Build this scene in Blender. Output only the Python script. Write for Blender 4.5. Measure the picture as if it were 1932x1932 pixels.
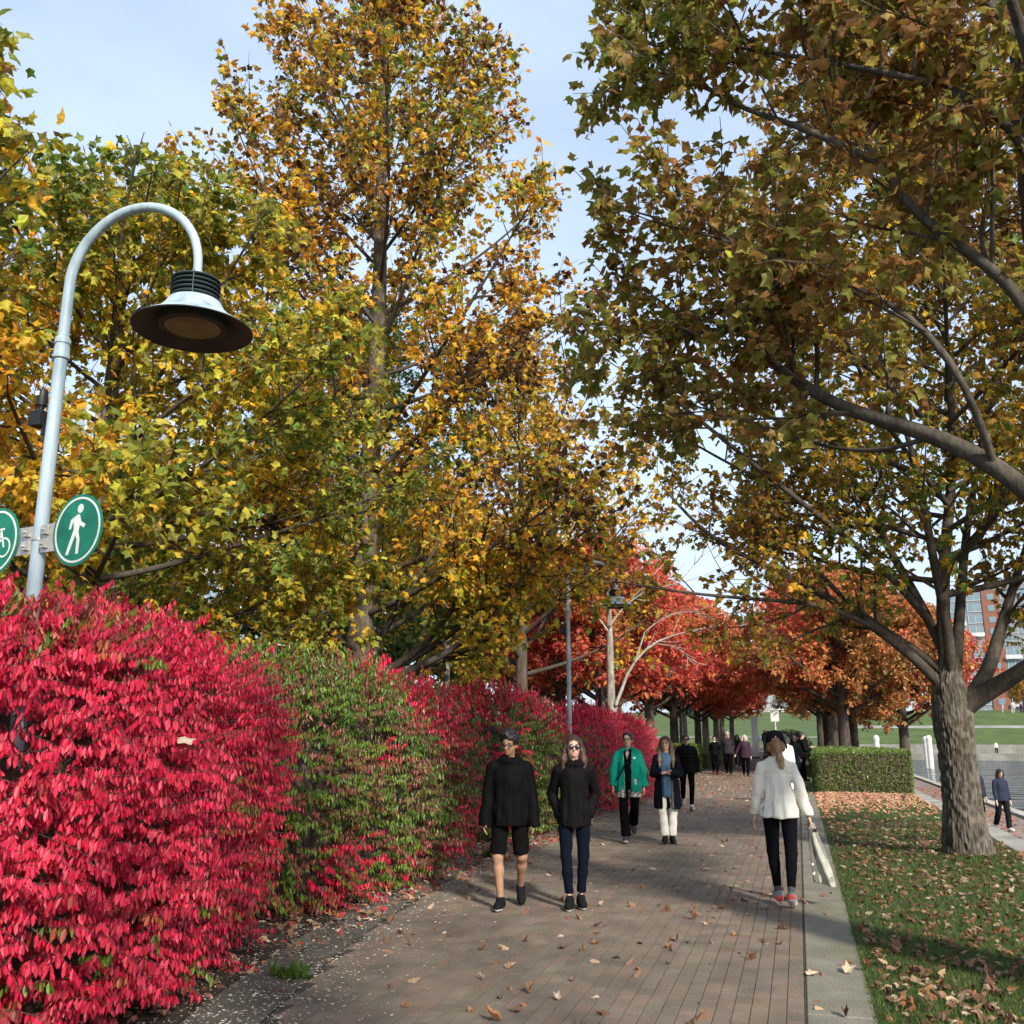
import bpy, math, random
import numpy as np
from mathutils import Matrix, Vector

scene = bpy.context.scene
for _o in list(bpy.data.objects):
    bpy.data.objects.remove(_o)

# ------------------------------------------------------------------ camera
PITCH, YAW, EYE = math.radians(13.22), math.radians(16.4), 1.7
cam_data = bpy.data.cameras.new('camera')
cam_data.sensor_width = 36.0
cam_data.lens = 36.0 * 1788.0 / 1932.0
cam_data.clip_start = 0.05
cam_data.clip_end = 3000.0
camera = bpy.data.objects.new('camera', cam_data)
scene.collection.objects.link(camera)
camera.location = (0, 0, EYE)
camera.rotation_euler = (math.pi / 2 + PITCH, 0, YAW)
scene.camera = camera

# ------------------------------------------------------------------ sky, sun, exposure
SUN_EL, SUN_AZ = math.radians(33), math.radians(-50)      # direction towards the sun, azimuth from +X
sun_dir = Vector((math.cos(SUN_EL) * math.cos(SUN_AZ), math.cos(SUN_EL) * math.sin(SUN_AZ), math.sin(SUN_EL)))
world = bpy.data.worlds.new('World')
scene.world = world
world.use_nodes = True
wn, wl = world.node_tree.nodes, world.node_tree.links
wn.clear()
w_out = wn.new('ShaderNodeOutputWorld')
w_bg = wn.new('ShaderNodeBackground')
w_sky = wn.new('ShaderNodeTexSky')
w_sky.sky_type = 'NISHITA'
w_sky.sun_disc = False
w_sky.sun_elevation = SUN_EL
w_sky.sun_rotation = math.pi / 2 - SUN_AZ
w_sky.air_density = 1.0
w_sky.dust_density = 2.2
w_sky.ozone_density = 1.4
w_tc = wn.new('ShaderNodeTexCoord')
w_map = wn.new('ShaderNodeMapping')
w_map.inputs['Scale'].default_value = (1.0, 1.0, 2.6)
w_noise = wn.new('ShaderNodeTexNoise')
w_noise.inputs['Scale'].default_value = 1.6
w_noise.inputs['Detail'].default_value = 6.0
w_ramp = wn.new('ShaderNodeMapRange')
w_ramp.inputs['From Min'].default_value = 0.35
w_ramp.inputs['From Max'].default_value = 0.72
w_ramp.inputs['To Min'].default_value = 0.42
w_ramp.inputs['To Max'].default_value = 0.85
w_mix = wn.new('ShaderNodeMixRGB')
w_mix.inputs['Color2'].default_value = (4.3, 5.2, 6.5, 1)      # thin high cloud
wl.new(w_tc.outputs['Generated'], w_map.inputs['Vector'])
wl.new(w_map.outputs['Vector'], w_noise.inputs['Vector'])
wl.new(w_noise.outputs['Fac'], w_ramp.inputs['Value'])
wl.new(w_ramp.outputs['Result'], w_mix.inputs['Fac'])
wl.new(w_sky.outputs['Color'], w_mix.inputs['Color1'])
wl.new(w_mix.outputs['Color'], w_bg.inputs['Color'])
w_bg.inputs['Strength'].default_value = 0.107
wl.new(w_bg.outputs['Background'], w_out.inputs['Surface'])

sun_data = bpy.data.lights.new('sun', 'SUN')
sun_data.energy = 3.1
sun_data.angle = math.radians(3.5)
sun_data.color = (1.0, 0.93, 0.82)
sun = bpy.data.objects.new('sun', sun_data)
scene.collection.objects.link(sun)
sun.rotation_euler = (-sun_dir).to_track_quat('-Z', 'Y').to_euler()
sun.location = (0, 0, 40)

vs = scene.view_settings
vs.view_transform = 'Standard'
vs.look = 'None'
vs.exposure = 1.0
vs.gamma = 1.0
vs.use_curve_mapping = False
scene.cycles.use_denoising = True
scene.cycles.use_adaptive_sampling = True
scene.cycles.adaptive_threshold = 0.025
scene.cycles.max_bounces = 5
scene.cycles.diffuse_bounces = 3
scene.cycles.glossy_bounces = 3
scene.cycles.transmission_bounces = 2

# ------------------------------------------------------------------ helpers
RNG = np.random.default_rng(7)
random.seed(7)
COL = scene.collection
_F = 1788.0
_fh = np.array([-math.sin(YAW), math.cos(YAW), 0.0])
_R = np.array([math.cos(YAW), math.sin(YAW), 0.0])
_U0 = np.array([0, 0, 1.0])
_FW = _fh * math.cos(PITCH) + _U0 * math.sin(PITCH)
_UP = _U0 * math.cos(PITCH) - _fh * math.sin(PITCH)
CAM = np.array([0, 0, EYE])


def at(x, y, dist):
    """Point seen at photo position (x, y of 1932) at a horizontal distance in metres."""
    d = _FW * _F + _R * (x - 966) - _UP * (y - 966)
    return CAM + d * (dist / math.hypot(d[0], d[1]))


def to_px(P):
    v = P - CAM
    w = np.maximum(v @ _FW, 1e-3)
    return np.stack([966 + _F * (v @ _R) / w, 966 - _F * (v @ _UP) / w, v @ _FW], -1)


def nrm(v):
    v = np.asarray(v, float)
    return v / np.maximum(np.linalg.norm(v, axis=-1, keepdims=True), 1e-9)


_tab = np.random.default_rng(99).random(4096)


def vnoise(P, scale=1.0, seed=0):
    """Value noise 0..1 at points P (N,3)."""
    Q = np.asarray(P, float) * scale + seed * 17.31
    I = np.floor(Q).astype(np.int64)
    f = Q - I
    f = f * f * (3 - 2 * f)
    out = 0
    for dx in (0, 1):
        for dy in (0, 1):
            for dz in (0, 1):
                h = ((I[..., 0] + dx) * 73856093) ^ ((I[..., 1] + dy) * 19349663) ^ ((I[..., 2] + dz) * 83492791)
                w = (f[..., 0] if dx else 1 - f[..., 0]) * (f[..., 1] if dy else 1 - f[..., 1]) * (f[..., 2] if dz else 1 - f[..., 2])
                out = out + w * _tab[h & 4095]
    return out


def fbm(P, scale, seed=0, octaves=3):
    P = np.asarray(P, float)
    a, t, s = 0.5, 0, 0
    for o in range(octaves):
        t = t + a * vnoise(P, scale * 2 ** o, seed + o)
        s += a
        a *= .5
    return t / s


def tag(o, label=None, cat=None, group=None, kind=None):
    if label: o['label'] = label
    if cat: o['category'] = cat
    if group: o['group'] = group
    if kind: o['kind'] = kind
    return o


def empty(name, loc, label=None, cat=None, group=None, rz=0.0):
    o = bpy.data.objects.new(name, None)
    o.location = tuple(loc)
    o.rotation_euler = (0, 0, rz)
    COL.objects.link(o)
    return tag(o, label, cat, group)


def mesh_np(name, V, faces, mat=None, col=None, smooth=False, face_mat=None):
    """faces: (M,k) int array or list of such arrays. col: (N,3) point colours."""
    V = np.asarray(V, np.float32)
    if not isinstance(faces, list):
        faces = [faces]
    faces = [np.asarray(f, np.int32) for f in faces if len(f)]
    me = bpy.data.meshes.new(name)
    me.vertices.add(len(V))
    me.vertices.foreach_set('co', V.ravel())
    nl = sum(f.size for f in faces)
    npoly = sum(len(f) for f in faces)
    me.loops.add(nl)
    me.polygons.add(npoly)
    me.loops.foreach_set('vertex_index', np.concatenate([f.ravel() for f in faces]))
    tot = np.concatenate([np.full(len(f), f.shape[1], np.int32) for f in faces])
    start = np.concatenate([[0], np.cumsum(tot)[:-1]]).astype(np.int32)
    me.polygons.foreach_set('loop_start', start)
    me.polygons.foreach_set('loop_total', tot)
    me.polygons.foreach_set('use_smooth', np.full(npoly, bool(smooth)))
    if face_mat is not None:
        me.polygons.foreach_set('material_index', np.asarray(face_mat, np.int32))
    me.update(calc_edges=True)
    if col is not None:
        a = me.attributes.new('Col', 'FLOAT_COLOR', 'POINT')
        c = np.ones((len(V), 4), np.float32)
        c[:, :3] = col
        a.data.foreach_set('color', c.ravel())
    if mat is not None:
        for m in (mat if isinstance(mat, (list, tuple)) else [mat]):
            me.materials.append(m)
    return me


def obj(name, me, parent=None, loc=(0, 0, 0)):
    o = bpy.data.objects.new(name, me)
    COL.objects.link(o)
    o.location = tuple(loc)
    if parent is not None:
        o.parent = parent
    return o


class MB:
    """Collects simple solids into one mesh."""
    def __init__(s):
        s.v, s.f, s.n = [], [], 0

    def add(s, V, F):
        V = np.asarray(V, float)
        s.v.append(V)
        F = np.asarray(F, int)
        s.f.append(F + s.n)
        s.n += len(V)

    def box(s, x0, x1, y0, y1, z0, z1, M=None, bottom=True):
        V = np.array([[x, y, z] for z in (z0, z1) for y in (y0, y1) for x in (x0, x1)], float)
        F = [[4, 5, 7, 6], [0, 1, 5, 4], [1, 3, 7, 5], [3, 2, 6, 7], [2, 0, 4, 6]]
        if bottom: F.append([0, 2, 3, 1])
        if M is not None: V = V @ np.asarray(M)[:3, :3].T + np.asarray(M)[:3, 3]
        s.add(V, F)

    def tube(s, pts, rad, sides=8, cap=True, ref=None):
        P = np.asarray(pts, float)
        n = len(P)
        rad = np.broadcast_to(np.asarray(rad, float), (n,))
        T = np.gradient(P, axis=0)
        T = nrm(T)
        if ref is None: ref = np.array([0, 0, 1.0]) if abs(T[0, 2]) < .9 else np.array([1.0, 0, 0])
        A = nrm(np.cross(T, ref))
        B = np.cross(T, A)
        th = np.linspace(0, 2 * np.pi, sides, endpoint=False)
        V = P[:, None] + rad[:, None, None] * (A[:, None] * np.cos(th)[None, :, None] + B[:, None] * np.sin(th)[None, :, None])
        i, j = np.meshgrid(np.arange(n - 1), np.arange(sides), indexing='ij')
        a = i * sides + j
        b = i * sides + (j + 1) % sides
        F = np.stack([a, b, b + sides, a + sides], -1).reshape(-1, 4)
        s.add(V.reshape(-1, 3), F)
        if cap:
            for r0 in (0, (n - 1) * sides):
                c = P[0] if r0 == 0 else P[-1]
                k = s.n
                ring = V[0] if r0 == 0 else V[-1]
                s.add(np.vstack([ring, c]), np.array([[q, (q + 1) % sides, sides, sides] for q in range(sides)])[:, :3] if False else np.array([[q, (q + 1) % sides, sides] for q in range(sides)]))

    def tubes(s, P, rad, sides=3):
        """Many thin tubes at once: P (n,k,3), rad (k,)."""
        P = np.asarray(P, float)
        n, k = P.shape[:2]
        T = nrm(np.gradient(P, axis=1))
        ref = np.where(np.abs(T[:, :1, 2:3]) < .8, np.array([0, 0, 1.0]), np.array([1.0, 0, 0]))
        A = nrm(np.cross(T, np.broadcast_to(ref, T.shape)))
        B = np.cross(T, A)
        th = np.linspace(0, 2 * np.pi, sides, endpoint=False)
        V = P[:, :, None] + np.asarray(rad)[None, :, None, None] * (A[:, :, None] * np.cos(th)[None, None, :, None] + B[:, :, None] * np.sin(th)[None, None, :, None])
        i, j = np.meshgrid(np.arange(k - 1), np.arange(sides), indexing='ij')
        a = (i * sides + j).ravel()
        b = (i * sides + (j + 1) % sides).ravel()
        F = np.stack([a, b, b + sides, a + sides], -1)
        s.add(V.reshape(-1, 3), (F[None] + (np.arange(n) * k * sides)[:, None, None]).reshape(-1, 4))

    def lathe(s, prof, seg=32, center=(0, 0, 0)):
        pr = np.asarray(prof, float)
        n = len(pr)
        th = np.linspace(0, 2 * np.pi, seg, endpoint=False)
        V = np.stack([pr[:, None, 0] * np.cos(th), pr[:, None, 0] * np.sin(th), np.repeat(pr[:, 1:2], seg, 1)], -1).reshape(-1, 3) + np.asarray(center)
        i, j = np.meshgrid(np.arange(n - 1), np.arange(seg), indexing='ij')
        a = i * seg + j
        b = i * seg + (j + 1) % seg
        s.add(V, np.stack([a, b, b + seg, a + seg], -1).reshape(-1, 4))

    def prism(s, poly, z0, z1, M=None):
        p = np.asarray(poly, float)
        n = len(p)
        V = np.vstack([np.c_[p, np.full(n, z0)], np.c_[p, np.full(n, z1)]])
        if M is not None: V = V @ np.asarray(M)[:3, :3].T + np.asarray(M)[:3, 3]
        side = [[i, (i + 1) % n, n + (i + 1) % n, n + i] for i in range(n)]
        s.add(V, side)
        k = s.n - 2 * n
        s.f.append(np.array([[k + n + i for i in range(n)]]))
        s.f.append(np.array([[k + n - 1 - i for i in range(n)]]))

    def mesh(s, name, mat, smooth=False, off=(0, 0, 0), col=None):
        V = np.vstack(s.v) - np.asarray(off)
        groups = {}
        for f in s.f:
            groups.setdefault(f.shape[1], []).append(f)
        F = [np.vstack(g) for g in groups.values()]
        return mesh_np(name, V, F, mat, col, smooth)

    def build(s, name, mat, parent=None, smooth=False, off=(0, 0, 0), col=None):
        return obj(name, s.mesh(name, mat, smooth, off, col), parent)


def shade_auto(o, ang=35):
    me = o.data
    me.polygons.foreach_set('use_smooth', np.ones(len(me.polygons), bool))
    try:
        me.set_sharp_from_angle(angle=math.radians(ang))
    except Exception:
        pass


# ------------------------------------------------------------------ materials
def mat_new(name):
    m = bpy.data.materials.new(name)
    m.use_nodes = True
    return m, m.node_tree.nodes, m.node_tree.links, m.node_tree.nodes['Principled BSDF']


def noise_col(n, l, c1, c2, scale, detail=5, coord='Object', lo=.35, hi=.65, stretch=None):
    tc = n.new('ShaderNodeTexCoord')
    nz = n.new('ShaderNodeTexNoise')
    nz.inputs['Scale'].default_value = scale
    nz.inputs['Detail'].default_value = detail
    if stretch:
        mp = n.new('ShaderNodeMapping')
        mp.inputs['Scale'].default_value = stretch
        l.new(tc.outputs[coord], mp.inputs['Vector'])
        l.new(mp.outputs['Vector'], nz.inputs['Vector'])
    else:
        l.new(tc.outputs[coord], nz.inputs['Vector'])
    r = n.new('ShaderNodeValToRGB')
    r.color_ramp.elements[0].position = lo
    r.color_ramp.elements[1].position = hi
    r.color_ramp.elements[0].color = (*c1, 1)
    r.color_ramp.elements[1].color = (*c2, 1)
    l.new(nz.outputs['Fac'], r.inputs['Fac'])
    return r, nz


def mat_noise(name, c1, c2, scale, rough=.8, bump=.0, bscale=None, metal=0.0, stretch=None, spec=.3, lo=.35, hi=.65):
    m, n, l, p = mat_new(name)
    r, nz = noise_col(n, l, c1, c2, scale, stretch=stretch, lo=lo, hi=hi)
    l.new(r.outputs['Color'], p.inputs['Base Color'])
    p.inputs['Roughness'].default_value = rough
    p.inputs['Metallic'].default_value = metal
    p.inputs['Specular IOR Level'].default_value = spec
    if bump:
        r2, nz2 = noise_col(n, l, (0, 0, 0), (1, 1, 1), bscale or scale * 4, stretch=stretch)
        b = n.new('ShaderNodeBump')
        b.inputs['Strength'].default_value = bump
        b.inputs['Distance'].default_value = .02
        l.new(nz2.outputs['Fac'], b.inputs['Height'])
        l.new(b.outputs['Normal'], p.inputs['Normal'])
    return m


def mat_attr(name, rough=.6, spec=.3, var=.25, nscale=60, bump=0.0, bscale=200, sss=0.0, stretch=None, sheen=0):
    """Base colour from the point colour, with a little procedural grain."""
    m, n, l, p = mat_new(name)
    a = n.new('ShaderNodeAttribute')
    a.attribute_name = 'Col'
    r, nz = noise_col(n, l, (1 - var,) * 3, (1 + var * .6,) * 3, nscale, stretch=stretch)
    mx = n.new('ShaderNodeMixRGB')
    mx.blend_type = 'MULTIPLY'
    mx.inputs['Fac'].default_value = 1
    l.new(a.outputs['Color'], mx.inputs['Color1'])
    l.new(r.outputs['Color'], mx.inputs['Color2'])
    l.new(mx.outputs['Color'], p.inputs['Base Color'])
    p.inputs['Roughness'].default_value = rough
    p.inputs['Specular IOR Level'].default_value = spec
    if sheen: p.inputs['Sheen Weight'].default_value = sheen
    if sss:
        p.inputs['Subsurface Weight'].default_value = sss
        p.inputs['Subsurface Radius'].default_value = (.012, .005, .003)
        p.inputs['Subsurface Scale'].default_value = 1.0
    if bump:
        r2, nz2 = noise_col(n, l, (0, 0, 0), (1, 1, 1), bscale)
        b = n.new('ShaderNodeBump')
        b.inputs['Strength'].default_value = bump
        b.inputs['Distance'].default_value = .01
        l.new(nz2.outputs['Fac'], b.inputs['Height'])
        l.new(b.outputs['Normal'], p.inputs['Normal'])
    return m


def mat_stone(name, c1, c2, moss, fine=90, bump=.25, attr=False, moss_lo=.52, moss_hi=.72):
    """Mineral surface in world coordinates: mottling, fine speckle and soft mossy stains."""
    m, n, l, p = mat_new(name)
    g = n.new('ShaderNodeNewGeometry')

    def nz(scale, detail=4):
        q = n.new('ShaderNodeTexNoise')
        q.inputs['Scale'].default_value = scale
        q.inputs['Detail'].default_value = detail
        l.new(g.outputs['Position'], q.inputs['Vector'])
        return q
    r = n.new('ShaderNodeValToRGB')
    r.color_ramp.elements[0].position, r.color_ramp.elements[1].position = .32, .70
    r.color_ramp.elements[0].color, r.color_ramp.elements[1].color = (*c1, 1), (*c2, 1)
    l.new(nz(3.0, 6).outputs['Fac'], r.inputs['Fac'])
    col = r.outputs['Color']
    if attr:
        a = n.new('ShaderNodeAttribute')
        a.attribute_name = 'Col'
        mx = n.new('ShaderNodeMixRGB')
        mx.blend_type = 'MULTIPLY'
        mx.inputs['Fac'].default_value = 1
        l.new(a.outputs['Color'], mx.inputs['Color1'])
        l.new(col, mx.inputs['Color2'])
        col = mx.outputs['Color']
    mr = n.new('ShaderNodeMapRange')
    mr.inputs['From Min'].default_value, mr.inputs['From Max'].default_value = moss_lo, moss_hi
    mr.inputs['To Max'].default_value = .65
    l.new(nz(.9, 7).outputs['Fac'], mr.inputs['Value'])
    m1 = n.new('ShaderNodeMixRGB')
    m1.inputs['Color2'].default_value = (*moss, 1)
    l.new(mr.outputs['Result'], m1.inputs['Fac'])
    l.new(col, m1.inputs['Color1'])
    sp = n.new('ShaderNodeValToRGB')
    sp.color_ramp.elements[0].position, sp.color_ramp.elements[1].position = .30, .72
    sp.color_ramp.elements[0].color, sp.color_ramp.elements[1].color = (.62, .62, .62, 1), (1.25, 1.25, 1.25, 1)
    fn = nz(fine, 3)
    l.new(fn.outputs['Fac'], sp.inputs['Fac'])
    m2 = n.new('ShaderNodeMixRGB')
    m2.blend_type = 'MULTIPLY'
    m2.inputs['Fac'].default_value = 1
    l.new(m1.outputs['Color'], m2.inputs['Color1'])
    l.new(sp.outputs['Color'], m2.inputs['Color2'])
    l.new(m2.outputs['Color'], p.inputs['Base Color'])
    p.inputs['Roughness'].default_value = .92
    p.inputs['Specular IOR Level'].default_value = .2
    b = n.new('ShaderNodeBump')
    b.inputs['Strength'].default_value = bump
    b.inputs['Distance'].default_value = .004
    l.new(fn.outputs['Fac'], b.inputs['Height'])
    l.new(b.outputs['Normal'], p.inputs['Normal'])
    return m


def mat_leaf(name, transl=.35, rough=.55, nscale=25, var=.3, spec=.25):
    m, n, l, p = mat_new(name)
    a = n.new('ShaderNodeAttribute')
    a.attribute_name = 'Col'
    r, nz = noise_col(n, l, (1 - var,) * 3, (1 + var * .5,) * 3, nscale, detail=3)
    mx = n.new('ShaderNodeMixRGB')
    mx.blend_type = 'MULTIPLY'
    mx.inputs['Fac'].default_value = 1
    l.new(a.outputs['Color'], mx.inputs['Color1'])
    l.new(r.outputs['Color'], mx.inputs['Color2'])
    l.new(mx.outputs['Color'], p.inputs['Base Color'])
    p.inputs['Roughness'].default_value = rough
    p.inputs['Specular IOR Level'].default_value = spec
    t = n.new('ShaderNodeBsdfTranslucent')
    l.new(mx.outputs['Color'], t.inputs['Color'])
    s = n.new('ShaderNodeMixShader')
    s.inputs['Fac'].default_value = transl
    l.new(p.outputs['BSDF'], s.inputs[1])
    l.new(t.outputs['BSDF'], s.inputs[2])
    l.new(s.outputs['Shader'], n['Material Output'].inputs['Surface'])
    return m


M_LEAF = mat_leaf('tulip_leaf', .52, .5, 30, .4)
M_EUO = mat_leaf('spindle_leaf', .3, .42, 40, .2, .35)
M_HEDGE = mat_leaf('box_leaf', .2, .35, 30, .2, .5)
M_DRY = mat_leaf('dry_leaf', .12, .7, 40, .35, .2)
M_GRASS = mat_leaf('grass_blade', .35, .5, 10, .2, .3)
M_CLOTH = mat_attr('cloth', .9, .03, .12, 300, .15, 500)
M_SHELL = mat_attr('shell_fabric', .75, .06, .1, 120, .12, 90)
M_SKIN = mat_attr('skin', .5, .3, .08, 60, sss=.12)
M_HAIR = mat_attr('hair', .45, .4, .35, 90, .5, 120, stretch=(1, 1, .12))
M_PLASTIC = mat_attr('dark_plastic', .3, .5, .1, 50)
M_BARK = mat_attr('bark', .9, .15, .35, 30, .5, 60, stretch=(1, 1, .25))
M_TWIG = mat_noise('twig_bark', (.035, .025, .018), (.10, .075, .055), 12, .9, stretch=(1, 1, .4))
# ------------------------------------------------------------------ the setting
def hill(y):
    return float(np.interp(y, [0, 60, 110, 150, 200, 260, 900], [0, 0, .4, 2.6, 6.0, 7.5, 9.0]))


def hill_right(y):
    return float(np.interp(y, [0, 163.2, 200, 260, 900], [.1, .1, 5.6, 7.5, 9.0]))


M_GROUND = mat_noise('turf_ground', (.045, .075, .018), (.085, .125, .028), .35, .95, .3, 6, lo=.3, hi=.7)
xs = [-600, -300, -150, -80, -40, -20, -10, -5, 0, 2.98, 3.40, 3.401, 6.9, 6.901, 12, 25, 50, 100, 200, 400, 700]
ys = [-60, -20, 0, 20, 40, 60, 75, 90, 110, 125, 140, 157.5, 157.51, 163.2, 163.21, 170, 180, 190, 200, 215, 230, 260, 320, 420, 600, 900]
GV = []
for y in ys:
    for x in xs:
        if x <= 3.4: z = hill(y) - .03
        elif x <= 6.9: z = (-.85 if y < 120 else min(hill(y), -.85 + (y - 120) * .1)) - .004 if y < 157.505 else hill_right(y)
        else:
            z = -4.0 if y < 157.505 else (-1.05 if y < 163.205 else hill_right(y))
        GV.append((x, y, z))
nx = len(xs)
GF = [[j * nx + i, j * nx + i + 1, (j + 1) * nx + i + 1, (j + 1) * nx + i] for j in range(len(ys) - 1) for i in range(nx - 1)]
ground = obj('ground', mesh_np('ground', GV, np.array(GF), M_GROUND))
tag(ground, kind='structure')

# --- brick path: bricks laid lengthwise in a running bond
def left_edge(y):
    return np.interp(y, [2, 4, 5.7, 7.9, 12, 14.5, 30, 60], [-2.5, -2.85, -3.25, -3.74, -4.22, -4.40, -4.42, -4.42])


M_BRICK = mat_stone('brick_paver', (.80, .80, .80), (1.18, 1.16, 1.12), (.085, .078, .062), 110, .3, True, .56, .80)
M_JOINT = mat_noise('joint_sand', (.045, .040, .030), (.075, .068, .052), 20, .95)
BW, BL, G = .1085, .212, .0055
PX1 = -.075


def brick_col(n):
    base = np.array([.180, .147, .115])
    c = base * RNG.uniform(.88, 1.10, (n, 1)) * (1 + RNG.normal(0, .02, (n, 3)))
    red = RNG.random(n) < .3
    c[red] *= np.array([1.06, .97, .93])
    return np.clip(c, .03, .4)


path_y0, path_y1, path_end = 4.2, 46.0, 112.0
pb = MB()
yy = np.array([2.5, 4, 5.7, 7.9, 12, 14.5, 30, 60, 75, 90, path_end])
lx = left_edge(yy)
PV = [(lx[i], yy[i], hill(yy[i]) + .002) for i in range(len(yy))] + [(PX1, yy[i], hill(yy[i]) + .002) for i in range(len(yy))]
k = len(yy)
path = obj('path', mesh_np('path', PV, np.array([[i, k + i, k + i + 1, i + 1] for i in range(k - 1)]), M_JOINT))
tag(path, 'grey brown brick path with lengthwise courses and scattered leaves', None, None, 'structure')
bricks = []
ncol = 41
for c in range(ncol):
    x1 = PX1 - c * BW
    x0 = x1 - BW
    off = (c % 2) * .5 * BL + RNG.uniform(-.01, .01)
    n = int((path_y1 - path_y0) / BL)
    y0 = path_y0 + off + np.arange(n) * BL
    keep = x0 > left_edge(y0) - .02
    for y in y0[keep]:
        bricks.append((x0 + G / 2, x1 - G / 2, y + G / 2, y + BL - G / 2))
bricks = np.array(bricks)
cen = np.stack([(bricks[:, 0] + bricks[:, 1]) / 2, (bricks[:, 2] + bricks[:, 3]) / 2, np.zeros(len(bricks))], -1)
pxs = to_px(cen)
vis = (pxs[:, 0] > 20) & (pxs[:, 0] < 1912) & (pxs[:, 1] < 1925)
order = np.lexsort((np.linalg.norm(cen - CAM, axis=1), ~vis))
single = order[:300]
rest = order[300:]
bh = .0055


def brick_template(w, l):
    e = .0013
    a, b = w / 2, l / 2
    V = [(-a, -b, 0), (a, -b, 0), (a, b, 0), (-a, b, 0), (-a, -b, bh - e), (a, -b, bh - e), (a, b, bh - e), (-a, b, bh - e),
         (-a + e, -b + e, bh), (a - e, -b + e, bh), (a - e, b - e, bh), (-a + e, b - e, bh)]
    F = [[8, 9, 10, 11]] + [[i + s, (i + 1) % 4 + s, (i + 1) % 4 + s + 4, i + s + 4] for s in (0, 4) for i in range(4)]
    return np.array(V), np.array(F)


tV, tF = brick_template(BW - G, BL - .002)
bmeshes = []
for i, c in enumerate(brick_col(14)):
    bmeshes.append(mesh_np('brick', tV, tF, M_BRICK, np.repeat(c[None], len(tV), 0)))
for i, q in enumerate(single):
    o = obj('brick', bmeshes[int(RNG.integers(14))], path, (cen[q, 0], cen[q, 1], .002 + RNG.normal(0, .0008)))
    o.rotation_euler = (RNG.normal(0, .002), RNG.normal(0, .003), RNG.normal(0, .003))
n = len(rest)
V = tV[None] + cen[rest][:, None] + np.array([0, 0, .002]) + np.c_[np.zeros((n, 2)), RNG.normal(0, .0008, n)][:, None]
bc = np.repeat(brick_col(n)[:, None], len(tV), 1).reshape(-1, 3)
paving = obj('brick_paving', mesh_np('brick_paving', V.reshape(-1, 3), (tF[None] + np.arange(n)[:, None, None] * len(tV)).reshape(-1, 4), M_BRICK, bc), path)
paving['kind'] = 'stuff'
m, nn, ll, pp = mat_new('far_paving')
rr, _ = noise_col(nn, ll, (.10, .08, .065), (.19, .15, .125), 1.5)
ll.new(rr.outputs['Color'], pp.inputs['Base Color'])
pp.inputs['Roughness'].default_value = .9
fv = [(x, y, hill(y) + .0085) for y in (path_y1 - .05, 60, 75, 90, path_end) for x in (-4.42, PX1)]
obj('far_paving', mesh_np('far_paving', fv, np.array([[2 * i, 2 * i + 1, 2 * i + 3, 2 * i + 2] for i in range(4)]), m), path)

# --- concrete bands either side of the brick, in slabs
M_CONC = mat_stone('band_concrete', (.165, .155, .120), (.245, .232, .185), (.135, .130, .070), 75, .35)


def slab(parent, x0a, x0b, x1, y0, y1, name='concrete_slab'):
    b = MB()
    g = .006
    e = .006
    V = [(x0a, y0 + g, .001), (x1, y0 + g, .001), (x1, y1 - g, .001), (x0b, y1 - g, .001), (x0a, y0 + g, .008), (x1, y0 + g, .008), (x1, y1 - g, .008), (x0b, y1 - g, .008),
         (x0a + e, y0 + g + e, .012), (x1 - e, y0 + g + e, .012), (x1 - e, y1 - g - e, .012), (x0b + e, y1 - g - e, .012)]
    F = [[8, 9, 10, 11]] + [[i + s, (i + 1) % 4 + s, (i + 1) % 4 + s + 4, i + s + 4] for s in (0, 4) for i in range(4)]
    b.add(V, F)
    return b.build(name, M_CONC, parent)


kerb_r = obj('kerb_right', mesh_np('kerb_right', [(PX1 + .003, 2.5, .003), (.348, 2.5, .003), (.348, 30.4, .003), (PX1 + .003, 30.4, .003)], np.array([[0, 1, 2, 3]]), M_JOINT))
tag(kerb_r, 'pale concrete kerb band between brick path and lawn', None, None, 'structure')
for y in np.arange(3.9, 30, 2.8):
    slab(kerb_r, PX1 + .016, PX1 + .016, .345, y, min(y + 2.8, 30.4))
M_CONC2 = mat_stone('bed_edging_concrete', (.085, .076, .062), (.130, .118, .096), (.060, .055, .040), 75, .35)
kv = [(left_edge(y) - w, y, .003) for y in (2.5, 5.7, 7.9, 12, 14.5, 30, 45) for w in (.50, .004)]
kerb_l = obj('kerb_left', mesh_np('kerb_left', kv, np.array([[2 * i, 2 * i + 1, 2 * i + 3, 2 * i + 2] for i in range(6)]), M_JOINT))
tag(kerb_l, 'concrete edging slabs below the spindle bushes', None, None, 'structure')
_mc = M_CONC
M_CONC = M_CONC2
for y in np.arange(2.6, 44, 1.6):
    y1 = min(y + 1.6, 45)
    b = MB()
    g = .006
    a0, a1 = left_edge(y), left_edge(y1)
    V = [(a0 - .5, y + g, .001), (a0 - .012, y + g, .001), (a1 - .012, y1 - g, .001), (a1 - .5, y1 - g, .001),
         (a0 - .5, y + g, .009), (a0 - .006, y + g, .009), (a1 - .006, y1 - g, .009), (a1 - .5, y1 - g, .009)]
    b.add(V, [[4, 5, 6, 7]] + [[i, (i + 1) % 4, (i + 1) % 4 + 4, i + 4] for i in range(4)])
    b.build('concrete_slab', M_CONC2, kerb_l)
M_CONC = _mc

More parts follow.
